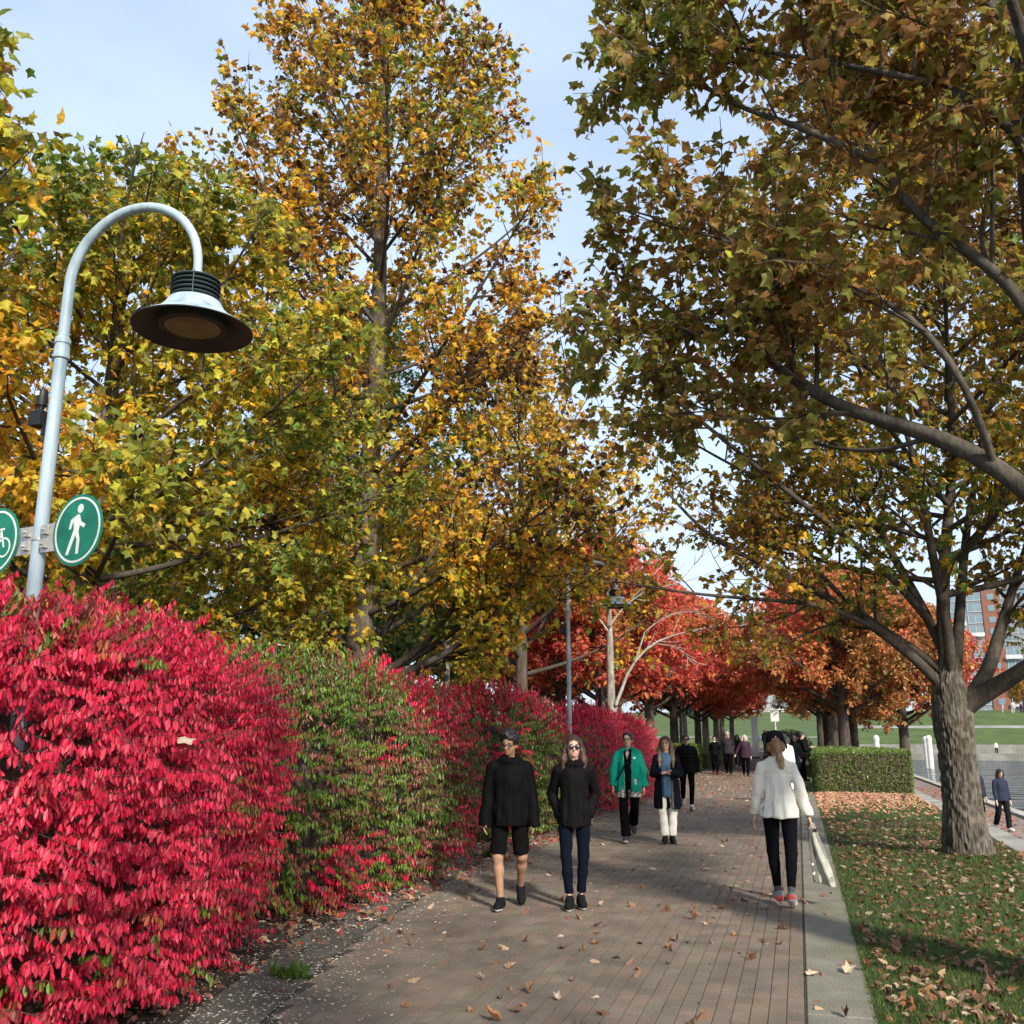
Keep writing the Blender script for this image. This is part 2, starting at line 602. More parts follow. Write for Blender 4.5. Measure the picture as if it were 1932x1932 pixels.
# --- soil bed under the bushes
M_SOIL = mat_noise('leafy_soil', (.018, .012, .008), (.06, .042, .028), 9, .95, .6, 30)
sy_ = np.array([0, 2.5, 5.7, 7.9, 12, 14.5, 30, 45])
sv = [(-12, y, .006) for y in sy_] + [(left_edge(y) - .505, y, .006) for y in sy_]
soil = obj('planting_bed', mesh_np('planting_bed', sv, np.array([[i, 8 + i, 9 + i, i + 1] for i in range(7)]), M_SOIL))
tag(soil, kind='structure')

# --- lawn on the right
lx_, ly_ = np.linspace(.349, 2.98, 24), np.linspace(1.5, 34, 130)
LXX, LYY = np.meshgrid(lx_, ly_)
LP = np.stack([LXX, LYY, np.zeros_like(LXX)], -1).reshape(-1, 3)


def lawn_z(P):
    P = np.atleast_2d(P)
    m1 = .10 * np.exp(-((P[:, 0] - 2.1) ** 2 + (P[:, 1] - 14.85) ** 2) / .7)
    m2 = .10 * np.exp(-((P[:, 0] - 2.2) ** 2 + (P[:, 1] - 7.2) ** 2) / .7)
    return .008 + .05 * fbm(P * [1, 1, 0], .9, 5) * np.clip((P[:, 0] - .35) / .3, 0, 1) + m1 + m2


LP[:, 2] = lawn_z(LP)
nxx = len(lx_)
M_LAWN = mat_noise('lawn_soil', (.022, .036, .010), (.045, .075, .016), 5, .95, .4, 40)
lawn = obj('lawn', mesh_np('lawn', LP, np.array([[j * nxx + i, j * nxx + i + 1, (j + 1) * nxx + i + 1, (j + 1) * nxx + i] for j in range(len(ly_) - 1) for i in range(nxx - 1)]), M_LAWN, smooth=True))
tag(lawn, 'green lawn strip littered with brown leaves', None, None, 'structure')

# --- retaining wall, lower walkway, coping and water
M_WALL = mat_noise('wall_concrete', (.20, .19, .16), (.36, .34, .30), 1.5, .9, .2, 60)
b = MB()
for y in np.arange(2, 110, 3.0):
    b.box(2.985, 3.398, y + .006, y + 2.994, -.9, .03 + hill(y + 1.5), bottom=False)
w = b.build('retaining_wall', M_WALL)
tag(w, 'low grey concrete wall along the edge of the lawn', 'wall')
M_WALK = mat_noise('walk_surface', (.15, .125, .105), (.27, .22, .19), 3, .92, .2, 80)
walk = obj('lower_walkway', mesh_np('lower_walkway', [(3.4, -5, -.842), (6.55, -5, -.842), (6.55, 120, -.842), (3.4, 120, -.842)], np.array([[0, 1, 2, 3]]), M_WALK))
tag(walk, kind='structure')
b = MB()
for y in np.arange(-4, 120, 2.0):
    b.box(6.553, 6.93, y + .006, y + 1.994, -3.9, -.76, bottom=False)
w = b.build('quay_coping', mat_noise('coping_stone', (.30, .285, .24), (.47, .45, .39), 2, .85, .2, 60))
tag(w, 'pale stone coping along the edge of the water', 'wall')
m, nn, ll, pp = mat_new('bay_water')
pp.inputs['Base Color'].default_value = (.008, .018, .022, 1)
pp.inputs['Roughness'].default_value = .06
pp.inputs['IOR'].default_value = 1.33
tc = nn.new('ShaderNodeTexCoord')
mp = nn.new('ShaderNodeMapping')
mp.inputs['Rotation'].default_value = (0, 0, math.radians(12))
mp.inputs['Scale'].default_value = (.45, .8, 1)
n1 = nn.new('ShaderNodeTexNoise')
n1.inputs['Scale'].default_value = .55
n1.inputs['Detail'].default_value = 4
ll.new(tc.outputs['Object'], mp.inputs['Vector'])
ll.new(mp.outputs['Vector'], n1.inputs['Vector'])
bp = nn.new('ShaderNodeBump')
bp.inputs['Strength'].default_value = .9
bp.inputs['Distance'].default_value = 3.2
ll.new(n1.outputs['Fac'], bp.inputs['Height'])
ll.new(bp.outputs['Normal'], pp.inputs['Normal'])
water = obj('water', mesh_np('water', [(6.905, -60, -2.0), (700, -60, -2.0), (700, 157.6, -2.0), (6.905, 157.6, -2.0)], np.array([[0, 1, 2, 3]]), m))
tag(water, kind='structure')

# --- far bank across the water
M_FARWALL = mat_noise('far_wall', (.16, .155, .135), (.25, .24, .215), .6, .9)
b = MB()
for x in np.arange(7, 200, 6):
    b.box(x + .02, x + 5.98, 157.2, 158.0, -3.5, -1.02, bottom=False)
w = b.build('far_quay_wall', M_FARWALL)
tag(w, 'long grey quay wall on the far side of the water', 'wall')
walk2 = obj('far_walkway', mesh_np('far_walkway', [(6.9, 158.0, -1.03), (200, 158.0, -1.03), (200, 163.0, -1.03), (6.9, 163.0, -1.03)], np.array([[0, 1, 2, 3]]), M_FARWALL))
tag(walk2, kind='structure')
b = MB()
for x in np.arange(7, 200, 8):
    b.box(x + .02, x + 7.98, 163.0, 163.6, -1.03, .22, bottom=False)
w = b.build('far_terrace_wall', M_FARWALL)
tag(w, 'upper concrete terrace wall below the far lawn', 'wall')
M_FPATH = mat_noise('far_path', (.20, .19, .165), (.30, .29, .25), .3, .9)
fp_ = []
for (y0, y1, fn, x0, x1) in ((181, 184, hill_right, 6.9, 300), (126, 128.5, hill, -200, 3.2), (206, 210, hill, -300, 6)):
    fp_.append([(x0, y0, fn(y0) + .03), (x1, y0, fn(y0) + .03), (x1, y1, fn(y1) + .03), (x0, y1, fn(y1) + .03)])
fpv = np.array(fp_).reshape(-1, 3)
o = obj('far_footpath', mesh_np('far_footpath', fpv, np.arange(len(fpv)).reshape(-1, 4), M_FPATH))
tag(o, kind='structure')

# --- buildings far behind
M_GLASS = mat_noise('window_glass', (.10, .16, .20), (.30, .38, .42), .12, .12, spec=.6)
M_FRAME = mat_noise('window_frame', (.5, .5, .48), (.62, .62, .6), 1, .6)


def building(name, label, x, y, rz, w, d, h, floors, bays, wall_c, accent_c, base_z=0.0, accent_every=3):
    e = empty(name, (x, y, base_z), label, 'building', None, rz)
    mw = mat_noise(name + '_wall', tuple(c * .85 for c in wall_c), wall_c, .3, .85)
    ma = mat_noise(name + '_accent', tuple(c * .85 for c in accent_c), accent_c, .3, .85)
    b = MB()
    b.box(-w / 2, w / 2, 0, d, -4, h)
    b.build('wall', mw, e)
    b = MB()
    b.box(-w / 2 - .4, w / 2 + .4, -.4, d + .4, h + .002, h + .8)
    r = b.build('roof', mw, e)
    b = MB()
    b.box(-w * .2, w * .15, d * .3, d * .6, h + .802, h + 3.5)
    b.build('roof_cabin', mw, r)
    fh_, bw_ = h / floors, w / bays
    b = MB()
    b.box(-bw_ * .40, bw_ * .40, -.10, -.003, fh_ * .22, fh_ * .86)
    pane = b.mesh('window', M_GLASS)
    b = MB()
    for q in (-.41, 0, .39):
        b.box(bw_ * q, bw_ * (q + .025), -.18, -.101, fh_ * .20, fh_ * .88)
    b.box(-bw_ * .42, bw_ * .42, -.2, -.101, fh_ * .17, fh_ * .215)
    frame = b.mesh('window_frame', M_FRAME)
    b = MB()
    b.box(-bw_ * .5, bw_ * .5, -.35, -.004, fh_ * .0, fh_ * .999)
    pier = b.mesh('brick_panel', ma)
    b = MB()
    b.box(-bw_ * .47, bw_ * .47, -1.2, -.36, fh_ * .0, fh_ * .06)
    b.box(-bw_ * .47, bw_ * .47, -1.2, -1.15, fh_ * .06, fh_ * .34)
    balc = b.mesh('balcony', M_FRAME)
    for f in range(floors):
        for q in range(bays):
            xx = -w / 2 + (q + .5) * bw_
            if accent_every and q % accent_every == accent_every - 1:
                p_ = obj('brick_panel', pier, e, (xx, 0, f * fh_))
                wd = obj('window', pane, e, (xx, -.36, f * fh_))
                wd.scale = (.5, 1, .8)
            else:
                wd = obj('window', pane, e, (xx, 0, f * fh_))
                obj('frame', frame, wd)
                if (q + f) % 4 == 0 and f: obj('balcony', balc, e, (xx, .0, f * fh_))
    return e


building('apartment_block', 'glass and red brick apartment block seen behind the leaning tree trunk', 66, 296, -.16, 44, 18, 36, 11, 10, (.22, .25, .28), (.26, .11, .075), 6.0)
building('apartment_tower', 'pale glass apartment tower glimpsed through leaves beside the lamp', -80, 98, .62, 24, 16, 41, 13, 7, (.42, .44, .45), (.38, .12, .09), 0, 5)
building('office_block', 'white office block glimpsed low behind the yellow foliage', -52, 84, .42, 30, 14, 17, 5, 9, (.40, .40, .39), (.32, .31, .30), 0, 0)
building('pavilion', 'low pale pavilion at the top of the far lawn', -4, 236, .05, 46, 14, 9, 2, 9, (.42, .40, .38), (.30, .29, .28), 6.6, 4)
# ------------------------------------------------------------------ leaves
def sym(side, mid):
    """Leaf template: midrib points and one side outline; returns verts (u,v,edge) and triangles."""
    V = [(0, m) for m in mid]
    F = []
    for sgn in (1, -1):
        base = len(V)
        V += [(sgn * u, v) for u, v in side]
        chain = [0] + [base + i for i in range(len(side))] + [len(mid) - 1]
        mm = 1
        c = 1
        for a, b_ in zip(chain[:-1], chain[1:]):
            t = [c, a, b_] if sgn < 0 else [c, b_, a]
            if len(set(t)) == 3: F.append(t)
    return np.array(V, float), np.array(F)


TULIP = sym([(.50, .20), (.34, .50), (.46, .93)], [0, .45, .80])
STAR = sym([(.42, .10), (.20, .30), (.50, .55), (.17, .58)], [0, .40, 1.0])
OVAL = (np.array([(0, 0), (.22, .42), (0, 1.0), (-.22, .42)], float), np.array([[0, 1, 2], [0, 2, 3]]))
KITE = (np.array([(0, 0), (.40, .36), (0, 1.0), (-.40, .36)], float), np.array([[0, 1, 2], [0, 2, 3]]))
OVAL4 = (np.array([(0, 0), (0, 1.0), (.215, .32), (.165, .70), (-.215, .32), (-.165, .70)], float), np.array([[0, 2, 3], [0, 3, 1], [0, 5, 4], [0, 1, 5]]))
OVAL6 = (np.array([(0, 0), (0, .5), (0, 1.0), (.235, .40), (-.235, .40), (.15, .75), (-.15, .75)], float),
         np.array([[0, 3, 1], [3, 5, 1], [5, 2, 1], [0, 1, 4], [4, 1, 6], [6, 1, 2]]))


def leaf_arrays(tpl, pos, T, N, size, col, fold, curl, mid=1.18):
    tv, tf = tpl
    T = nrm(T)
    B = nrm(np.cross(T, N))
    N = np.cross(B, T)
    n = len(pos)
    u, v = tv[:, 0], tv[:, 1]
    w = -fold[:, None] * np.abs(u)[None] - curl[:, None] * (v[None] ** 2) + .12 * fold[:, None] * np.sin(9 * u + 5 * v)[None]
    uu = u[None] * (1 - .35 * np.clip(np.abs(fold[:, None]), 0, 1.6))
    V = pos[:, None] + size[:, None, None] * (uu[..., None] * B[:, None] + v[None, :, None] * T[:, None] + w[..., None] * N[:, None])
    F = (tf[None] + np.arange(n)[:, None, None] * len(tv)).reshape(-1, 3)
    k = np.where(np.abs(u) < 1e-6, mid, 1.0)
    C = np.repeat(col[:, None], len(tv), 1) * k[None, :, None]
    return V.reshape(-1, 3), F, C.reshape(-1, 3)


def leaf_variants(name, tpl, cols, mat, folds=(.15, .5), curls=(0, .35)):
    out = []
    for c in cols:
        V, F, C = leaf_arrays(tpl, np.zeros((1, 3)), np.array([[0, 1., 0]]), np.array([[0, 0, 1.]]), np.ones(1), np.array([c]),
                              RNG.uniform(*folds, 1), RNG.uniform(*curls, 1))
        out.append(mesh_np(name, V, F, mat, C))
    return out


def place_leaf(me, parent, base, pos, T, N, size, name='leaf'):
    T = nrm(T)
    B = nrm(np.cross(T, N))
    N = np.cross(B, T)
    o = bpy.data.objects.new(name, me)
    COL.objects.link(o)
    if parent is not None: o.parent = parent
    M = Matrix(((B[0], T[0], N[0], pos[0] - base[0]), (B[1], T[1], N[1], pos[1] - base[1]), (B[2], T[2], N[2], pos[2] - base[2]), (0, 0, 0, 1)))
    o.matrix_local = M @ Matrix.Diagonal((size, size, size, 1))
    return o


def pick_cols(n, palette, weights):
    idx = RNG.choice(len(palette), n, p=np.array(weights) / sum(weights))
    c = np.array(palette)[idx]
    return np.clip(c * RNG.uniform(.75, 1.25, (n, 1)) * (1 + RNG.normal(0, .06, (n, 3))), .004, .95)


def pick_cols_field(P, palette, centre, spread=.22, scale=.5, seed=1, jitter=.22):
    """Palette is an ordered list; a noise field chooses where along it each leaf sits."""
    f = fbm(P, scale, seed, 2)
    f = centre + (f - .5) * 1.6 + RNG.normal(0, spread, len(P))
    x = np.clip(f, 0, 1) * (len(palette) - 1)
    i = np.rint(x).astype(int)
    c = np.array(palette)[i]
    return np.clip(c * RNG.uniform(1 - jitter, 1 + jitter, (len(P), 1)) * (1 + RNG.normal(0, .05, (len(P), 3))), .004, .95)


# ------------------------------------------------------------------ trees
def polyline(p0, d0, length, n, bend, wob):
    """Branch: starts along d0, bends towards vector bend, with wobble."""
    pts = [np.array(p0, float)]
    d = nrm(d0)
    st = length / n
    for i in range(n):
        d = nrm(d + np.asarray(bend) * (st / max(length, .1)) + RNG.normal(0, wob, 3))
        pts.append(pts[-1] + d * st)
    return np.array(pts)


def resample(pts, n):
    pts = np.asarray(pts, float)
    s = np.r_[0, np.cumsum(np.linalg.norm(np.diff(pts, axis=0), axis=1))]
    t = np.linspace(0, s[-1], n)
    # smooth interpolation
    out = np.stack([np.interp(t, s, pts[:, i]) for i in range(3)], -1)
    for _ in range(2):
        out[1:-1] = (out[:-2] + 2 * out[1:-1] + out[2:]) / 4
    return out


class Tree:
    def __init__(s, base, leaf=.13, l2=1.6, n2=7, l3=.6, n3=5, nl=7, inside=None, seed=0, droop=.4, radial=None):
        s.base = np.asarray(base, float)
        s.limbs, s.br, s.twigs = [], [], []
        s.leaf, s.l2, s.n2, s.l3, s.n3, s.nl, s.inside, s.droop = leaf, l2, n2, l3, n3, nl, inside, droop
        s.P, s.T, s.N = [], [], []

    def limb(s, pts, r0, r1, n2=None, t0=.2, l2=None):
        pts = np.asarray(pts, float)
        rad = np.linspace(r0, r1, len(pts))
        s.limbs.append((pts, rad))
        seg = np.linalg.norm(np.diff(pts, axis=0), axis=1).sum()
        n2 = n2 or max(2, int(s.n2 * seg / 3))
        for t in np.r_[np.sort(RNG.uniform(t0, 1, n2)), 1.0]:
            x = t * (len(pts) - 1)
            i = min(int(x), len(pts) - 2)
            p = pts[i] + (pts[i + 1] - pts[i]) * (x - i)
            tan = nrm(pts[i + 1] - pts[i])
            r = nrm(RNG.normal(0, 1, 3))
            side = nrm(r - tan * (r @ tan))
            d = nrm(tan * RNG.uniform(.4, 1.0) + side * RNG.uniform(.6, 1.1) + np.array([0, 0, .15]))
            L = (l2 or s.l2) * RNG.uniform(.45, 1.1) * (1.15 - .45 * t)
            if t == 1.0: d, L = tan, L * .8
            b = polyline(p, d, L, 5, np.array([0, 0, .35]), .10)
            if s.inside is not None:
                ok = s.inside(b)
                k = len(b) if ok.all() else int(np.argmin(ok))
                if k < 2: continue
                b = b[:max(k, 3)]
            rr = rad[i] * .38 + .004
            s.branch(b, min(rr, .035))

    def branch(s, b, r):
        s.br.append((b, np.linspace(r, .005, len(b))))
        L = np.linalg.norm(np.diff(b, axis=0), axis=1).sum()
        n3 = max(2, int(round(s.n3 * L / s.l2 * 1.3)))
        for t in np.r_[RNG.uniform(.15, 1, n3), 1.0]:
            x = t * (len(b) - 1)
            i = min(int(x), len(b) - 2)
            p = b[i] + (b[i + 1] - b[i]) * (x - i)
            tan = nrm(b[i + 1] - b[i])
            d = nrm(tan * .8 + RNG.normal(0, .65, 3) + np.array([0, 0, .1]))
            if t == 1.0: d = tan
            tw = polyline(p, d, s.l3 * RNG.uniform(.5, 1.2), 3, np.array([0, 0, -.1]), .12)
            s.twigs.append(tw)
            n = max(2, int(RNG.poisson(s.nl)))
            tt = RNG.uniform(.1, 1.05, n)
            x = np.clip(tt, 0, 1) * 3
            ii = np.minimum(x.astype(int), 2)
            q = tw[ii] + (tw[ii + 1] - tw[ii]) * (x - ii)[:, None]
            out = nrm(RNG.normal(0, 1, (n, 3)) + nrm(tw[-1] - tw[0]) * .6)
            pet = s.leaf * RNG.uniform(.3, .8, n)
            q = q + out * pet[:, None]
            s.P.append(q)
            s.T.append(nrm(out + RNG.normal(0, .35, (n, 3)) + np.array([0, 0, -s.droop])))
            s.N.append(nrm(RNG.normal(0, .55, (n, 3)) + np.array([0, 0, .75])))

    def leaves(s):
        return np.vstack(s.P), np.vstack(s.T), np.vstack(s.N)


def bark_trunk(name, pts, radii, parent, off, col=(.075, .058, .042), sides=20, seg=24, ridge=.0, nr=14, seed=0, light=(.20, .17, .13), lichen=.0):
    pts = resample(pts, seg)
    rad = np.interp(np.linspace(0, 1, seg), np.linspace(0, 1, len(radii)), radii)
    T = nrm(np.gradient(pts, axis=0))
    A = nrm(np.cross(T, np.array([0, 1.0, .01])))
    B = np.cross(T, A)
    th = np.linspace(0, 2 * np.pi, sides, endpoint=False)
    s = np.r_[0, np.cumsum(np.linalg.norm(np.diff(pts, axis=0), axis=1))]
    TH, S = np.meshgrid(th, s)
    Q = np.stack([np.cos(TH) * 1.5, np.sin(TH) * 1.5, S], -1)
    w = (fbm(Q * [1, 1, 2.2], 1.6, seed, 2) - .5) * 3.2
    w2 = (fbm(Q * [1, 1, 1.2], 4.0, seed + 3, 2) - .5) * 2.0
    rid = np.abs(np.sin(TH * nr / 2 + w * 1.4 + w2)) ** .7
    brk = vnoise(np.stack([np.cos(TH) * 6, np.sin(TH) * 6, S * 9], -1), 1.5, seed + 5)
    rid = rid * (.25 + .75 * np.clip((brk - .25) * 2.2, 0, 1))
    lump = (fbm(Q, .9, seed + 9, 2) - .5)
    rr = rad[:, None] * (1 + .12 * lump) + ridge * (rid - .5)
    V = pts[:, None] + rr[..., None] * (A[:, None] * np.cos(th)[None, :, None] + B[:, None] * np.sin(th)[None, :, None])
    c = np.asarray(col)[None, None] * (1 - rid[..., None] * .75) + np.asarray(light)[None, None] * rid[..., None] * .75
    c = c * (.75 + .5 * fbm(Q, 3, seed + 11, 2))[..., None]
    i, j = np.meshgrid(np.arange(seg - 1), np.arange(sides), indexing='ij')
    a = i * sides + j
    b_ = i * sides + (j + 1) % sides
    F = np.stack([a, b_, b_ + sides, a + sides], -1).reshape(-1, 4)
    return obj(name, mesh_np(name, V.reshape(-1, 3) - off, F, M_BARK, c.reshape(-1, 3), True), parent)


def finish_tree(t, root, palette_fn, tpl=TULIP, mat=None, singles=0, parts=None, sides=6, size_var=.3, limb_col=(.040, .032, .025), limb_light=(.115, .098, .078)):
    mat = mat or M_LEAF
    base = np.array(root.location)
    # limbs with bark colour
    Vs, Fs, Cs, k = [], [], [], 0
    for pts, rad in t.limbs:
        b = MB()
        p2 = resample(pts, max(8, len(pts) * 2))
        b.tube(p2, np.interp(np.linspace(0, 1, len(p2)), np.linspace(0, 1, len(rad)), rad), 8 if rad[0] > .03 else 6, cap=False)
        V = b.v[0]
        Vs.append(V)
        Fs.append(b.f[0] + k)
        k += len(V)
    if Vs:
        V = np.vstack(Vs)
        f = fbm(V, 6, 3, 2)[:, None]
        C = np.asarray(limb_col) * (1 - f) + np.asarray(limb_light) * f
        obj('limbs', mesh_np('limbs', V - base, np.vstack(Fs), M_BARK, C, True), root)
    b = MB()
    for pts, rad in t.br: b.tube(pts, rad, 4, cap=False)
    if t.twigs:
        tw = np.array(t.twigs)[:, [0, 2, 3]]
        if t.inside is not None: tw = tw[t.inside(tw[:, 2]) & t.inside(tw[:, 1])]
        b.tubes(tw, [.006, .0045, .003], 3)
    if b.v: b.build('twigs', M_TWIG, root, off=base)['kind'] = 'stuff'
    P, T, N = t.leaves()
    if t.inside is not None:
        m_ = t.inside(P)
        P, T, N = P[m_], T[m_], N[m_]
    n = len(P)
    size = t.leaf * RNG.uniform(1 - size_var, 1 + size_var, n)
    col = palette_fn(P)
    fold = RNG.uniform(.1, .8, n)
    curl = RNG.uniform(-.1, .5, n)
    keep = np.ones(n, bool)
    if singles:
        px = to_px(P)
        vis = (px[:, 0] > 0) & (px[:, 0] < 1932) & (px[:, 1] > 0) & (px[:, 1] < 1932) & (px[:, 2] > .5)
        score = np.where(vis, size / np.maximum(px[:, 2], .5), 0)
        ids = np.argsort(-score)[:singles]
        keep[ids] = False
        # alike leaves share mesh data
        kk = 14
        cols = col[RNG.choice(ids, kk, replace=False)]
        var = leaf_variants('leaf', tpl, cols, mat)
        for q in ids:
            j = int(np.argmin(((cols - col[q]) ** 2).sum(1)))
            place_leaf(var[j], root, base, P[q], T[q], N[q], size[q])
    V, F, C = leaf_arrays(tpl, P[keep], T[keep], N[keep], size[keep], col[keep], fold[keep], curl[keep])
    o = obj('crown', mesh_np('crown', V - base, F, mat, C), root)
    if singles: o['kind'] = 'stuff'
    return n


def envelope(base, prof):
    """prof: list of (z, r, cx, cy) relative to the base."""
    z = [p[0] for p in prof]
    r = [p[1] for p in prof]
    cx = [p[2] if len(p) > 2 else 0 for p in prof]
    cy = [p[3] if len(p) > 3 else 0 for p in prof]

    def f(P):
        q = P - base
        R = np.hypot(q[:, 0] - np.interp(q[:, 2], z, cx), q[:, 1] - np.interp(q[:, 2], z, cy))
        lim = np.interp(q[:, 2], z, r) * (.86 + .3 * vnoise(q, .8, 4))
        return (R < lim) & (q[:, 2] > z[0]) & (q[:, 2] < z[-1])
    return f


def auto_limbs(t, trunk, z0, z1, n, prof, r0, elev=(25, 55), n2=None, az0=0.0, curve=.5):
    """Limbs spiralling up a trunk polyline, long enough to reach the envelope."""
    zz = np.array([p[0] for p in prof])
    rr = np.array([p[1] for p in prof])
    for i in range(n):
        f = (i + .5) / n
        z = z0 + (z1 - z0) * f ** 1.05
        p = np.array([np.interp(z, trunk[:, 2], trunk[:, 0]), np.interp(z, trunk[:, 2], trunk[:, 1]), z])
        az = az0 + i * 2.39996 + RNG.normal(0, .25)
        el = math.radians(elev[0] + (elev[1] - elev[0]) * f + RNG.normal(0, 6))
        R = np.interp(z - t.base[2] + 1.2, zz, rr)
        L = max(.7, R / max(math.cos(el), .35) * RNG.uniform(.78, 1.0))
        d = np.array([math.cos(az) * math.cos(el), math.sin(az) * math.cos(el), math.sin(el)])
        pts = polyline(p, d, L, 7, np.array([0, 0, curve]), .05)
        ok = t.inside(pts) if t.inside else np.ones(len(pts), bool)
        ok[:3] = True
        k = len(pts) if ok.all() else int(np.argmin(ok))
        pts = pts[:max(k, 3)]
        t.limb(pts, r0 * (1 - .75 * f), .012, n2)


YEL, ORA, LIM, GRN, OLV, BRN, DBR = (.76, .47, .045), (.66, .30, .04), (.52, .47, .055), (.17, .23, .04), (.28, .26, .05), (.29, .15, .045), (.11, .06, .03)

# --- tulip tree in the middle
base = np.array([-7.75, 16.25, 0])
root = empty('tulip_tree', base, 'tall golden tulip tree rising behind the green and red bush', 'tree')
prof = [(2.3, 3.4, .4, -.3), (4, 5.0, .5, -.3), (7, 5.2, .5, 0), (10, 5.0, .5, 0), (13, 4.3, .40, 0), (15.2, 3.0, .3, 0), (17.2, 1.7, .2, 0), (18.6, .6, .2, 0)]
tr = Tree(base, .130, 1.6, 9, .55, 6.2, 7.2, envelope(base, prof))
trunk = np.array([base, base + [0, 0, 3], base + [.05, .05, 6], base + [.12, .1, 10], base + [.05, .1, 14], base + [.1, 0, 18.4]])
bark_trunk('trunk', trunk, [.27, .22, .185, .14, .085, .03], root, base, sides=40, seg=90, ridge=.022, nr=16, seed=2)
auto_limbs(tr, trunk, 2.6, 17.6, 58, prof, .07, (8, 58))
for px_ in ([(690, 1285), (790, 1240), (880, 1120), (900, 1040), (930, 960)], [(692, 1282), (830, 1225), (930, 1120), (1000, 1070), (1080, 1020)],
            [(700, 1283), (770, 1275), (880, 1215), (960, 1120), (1010, 1060)], [(690, 1270), (720, 1190), (770, 1120), (850, 990)],
            [(670, 1120), (560, 1030), (470, 960), (380, 900)], [(680, 1000), (600, 880), (520, 780), (470, 700)]):
    tr.limb(resample([at(x, y, 17.9 - .35 * i) for i, (x, y) in enumerate(px_)], 9), .085, .02, t0=.35)


def pal_mid(P):
    c = pick_cols_field(P, [DBR, BRN, ORA, YEL, ORA, YEL, LIM, OLV, GRN], .44, .24, .35, 3)
    low = (P[:, 2] < 8) & (RNG.random(len(P)) < .35)
    c[low] = pick_cols(int(low.sum()), [YEL, LIM, OLV], [3, 4, 2])
    top = (P[:, 2] > 11) & (RNG.random(len(P)) < .28)
    c[top] = pick_cols(int(top.sum()), [DBR, BRN], [1, 1])
    return c


print('mid', finish_tree(tr, root, pal_mid, singles=300))

# --- greener tulip tree on the left
base = np.array([-9.25, 10.7, 0])
root = empty('tulip_tree', base, 'green and yellow tulip tree behind the lamp post', 'tree')
prof = [(2.3, 3.2, .5), (3.4, 4.3, .6), (5.5, 4.3, .5), (7.2, 3.9, .3), (8.4, 3.0, .2), (9.2, 1.9, .2), (9.8, .6, .2)]
tr = Tree(base, .118, 1.5, 10, .55, 8, 8.8, envelope(base, prof))
trunk = np.array([base, base + [0, 0, 3], base + [.1, 0, 6.5], base + [.15, 0, 9.8]])
bark_trunk('trunk', trunk, [.19, .15, .10, .03], root, base, sides=30, seg=60, ridge=.02, nr=14, seed=4)
auto_limbs(tr, trunk, 2.5, 9.5, 44, prof, .06, (2, 55), curve=.3)
print('left', finish_tree(tr, root, lambda P: pick_cols_field(P, [ORA, YEL, YEL, LIM, YEL, LIM, OLV, LIM, OLV, GRN], .46 + .03 * (P[:, 2] - 5), .24, .3, 8), singles=300))

# --- tree whose branch tips enter at the upper left corner
cc_ = at(-135, 300, 10.5)
base = np.array([cc_[0], cc_[1], 0])
root = empty('tulip_tree', base, 'tulip tree whose leafy branch tips enter the upper left corner', 'tree')
zc_ = cc_[2]
prof = [(zc_ - 1.9, .6), (zc_ - 1.2, 1.1), (zc_ - .3, 1.25), (zc_ + .7, 1.15), (zc_ + 1.5, .7), (zc_ + 2.1, .2)]
tr = Tree(base, .15, 1.2, 8, .5, 5, 6, envelope(base, prof))
trunk = np.array([base, base + [0, 0, zc_ * .6], base + [0, 0, zc_ + 1.8]])
bark_trunk('trunk', trunk, [.16, .1, .02], root, base, sides=16, seg=30, ridge=.015, nr=12, seed=6)
auto_limbs(tr, trunk, zc_ - 2.2, zc_ + 1.2, 22, prof, .04, (15, 55))
print('corner', finish_tree(tr, root, lambda P: pick_cols(len(P), [GRN, OLV, LIM, YEL, ORA, BRN], [4, 4, 5, 3, 1, 1])))

# --- near tulip tree on the right: trunk just outside the frame, limbs reach over the path
base = np.array([2.15, 7.2, 0])
root = empty('tulip_tree', base, 'near tulip tree whose big limbs reach over the path from the upper right', 'tree')
near_box = lambda P: (P[:, 2] > 3.35) & (to_px(P)[:, 0] > 1075 + 60 * np.sin(P[:, 2] * 2.1)) & (np.linalg.norm(P - CAM, axis=1) > 4.0)
tr = Tree(base, .108, 1.4, 17, .5, 10, 9.0, near_box)
tk = np.array([base, base + [0, 0, 1.5], base + [-.03, .02, 2.8], base + [0, 0, 6], base + [.1, .1, 10], base + [.1, .2, 13]])
bark_trunk('trunk', tk, [.40, .32, .30, .2, .12, .03], root, base, sides=40, seg=90, ridge=.022, nr=16, seed=12)
L1 = [base + [-.1, 0, 2.75]] + [at(x, y, d) for x, y, d in ((1932, 908, 7.2), (1874, 873, 7.25), (1769, 820, 7.4), (1612, 781, 7.7), (1524, 737, 7.9), (1463, 694, 8.1), (1393, 623, 8.3), (1384, 584, 8.35), (1375, 520, 8.5))]
tr.limb(resample(L1, 20), .078, .028, n2=16, t0=.3)
tr.limb(resample([at(x, y, d) for x, y, d in ((1393, 621, 8.3), (1262, 632, 8.6), (1200, 622, 8.75), (1153, 608, 8.8), (1090, 611, 8.9))], 10), .036, .012, n2=7)
L2 = [base + [-.05, 0, 3.6]] + [at(x, y, d) for x, y, d in ((1932, 551, 6.8), (1830, 472, 6.9), (1782, 450, 6.95), (1730, 411, 7.0), (1699, 367, 7.05), (1656, 306, 7.15), (1612, 236, 7.3), (1585, 192, 7.4), (1560, 120, 7.6))]
tr.limb(resample(L2, 20), .055, .014, n2=14, t0=.3)
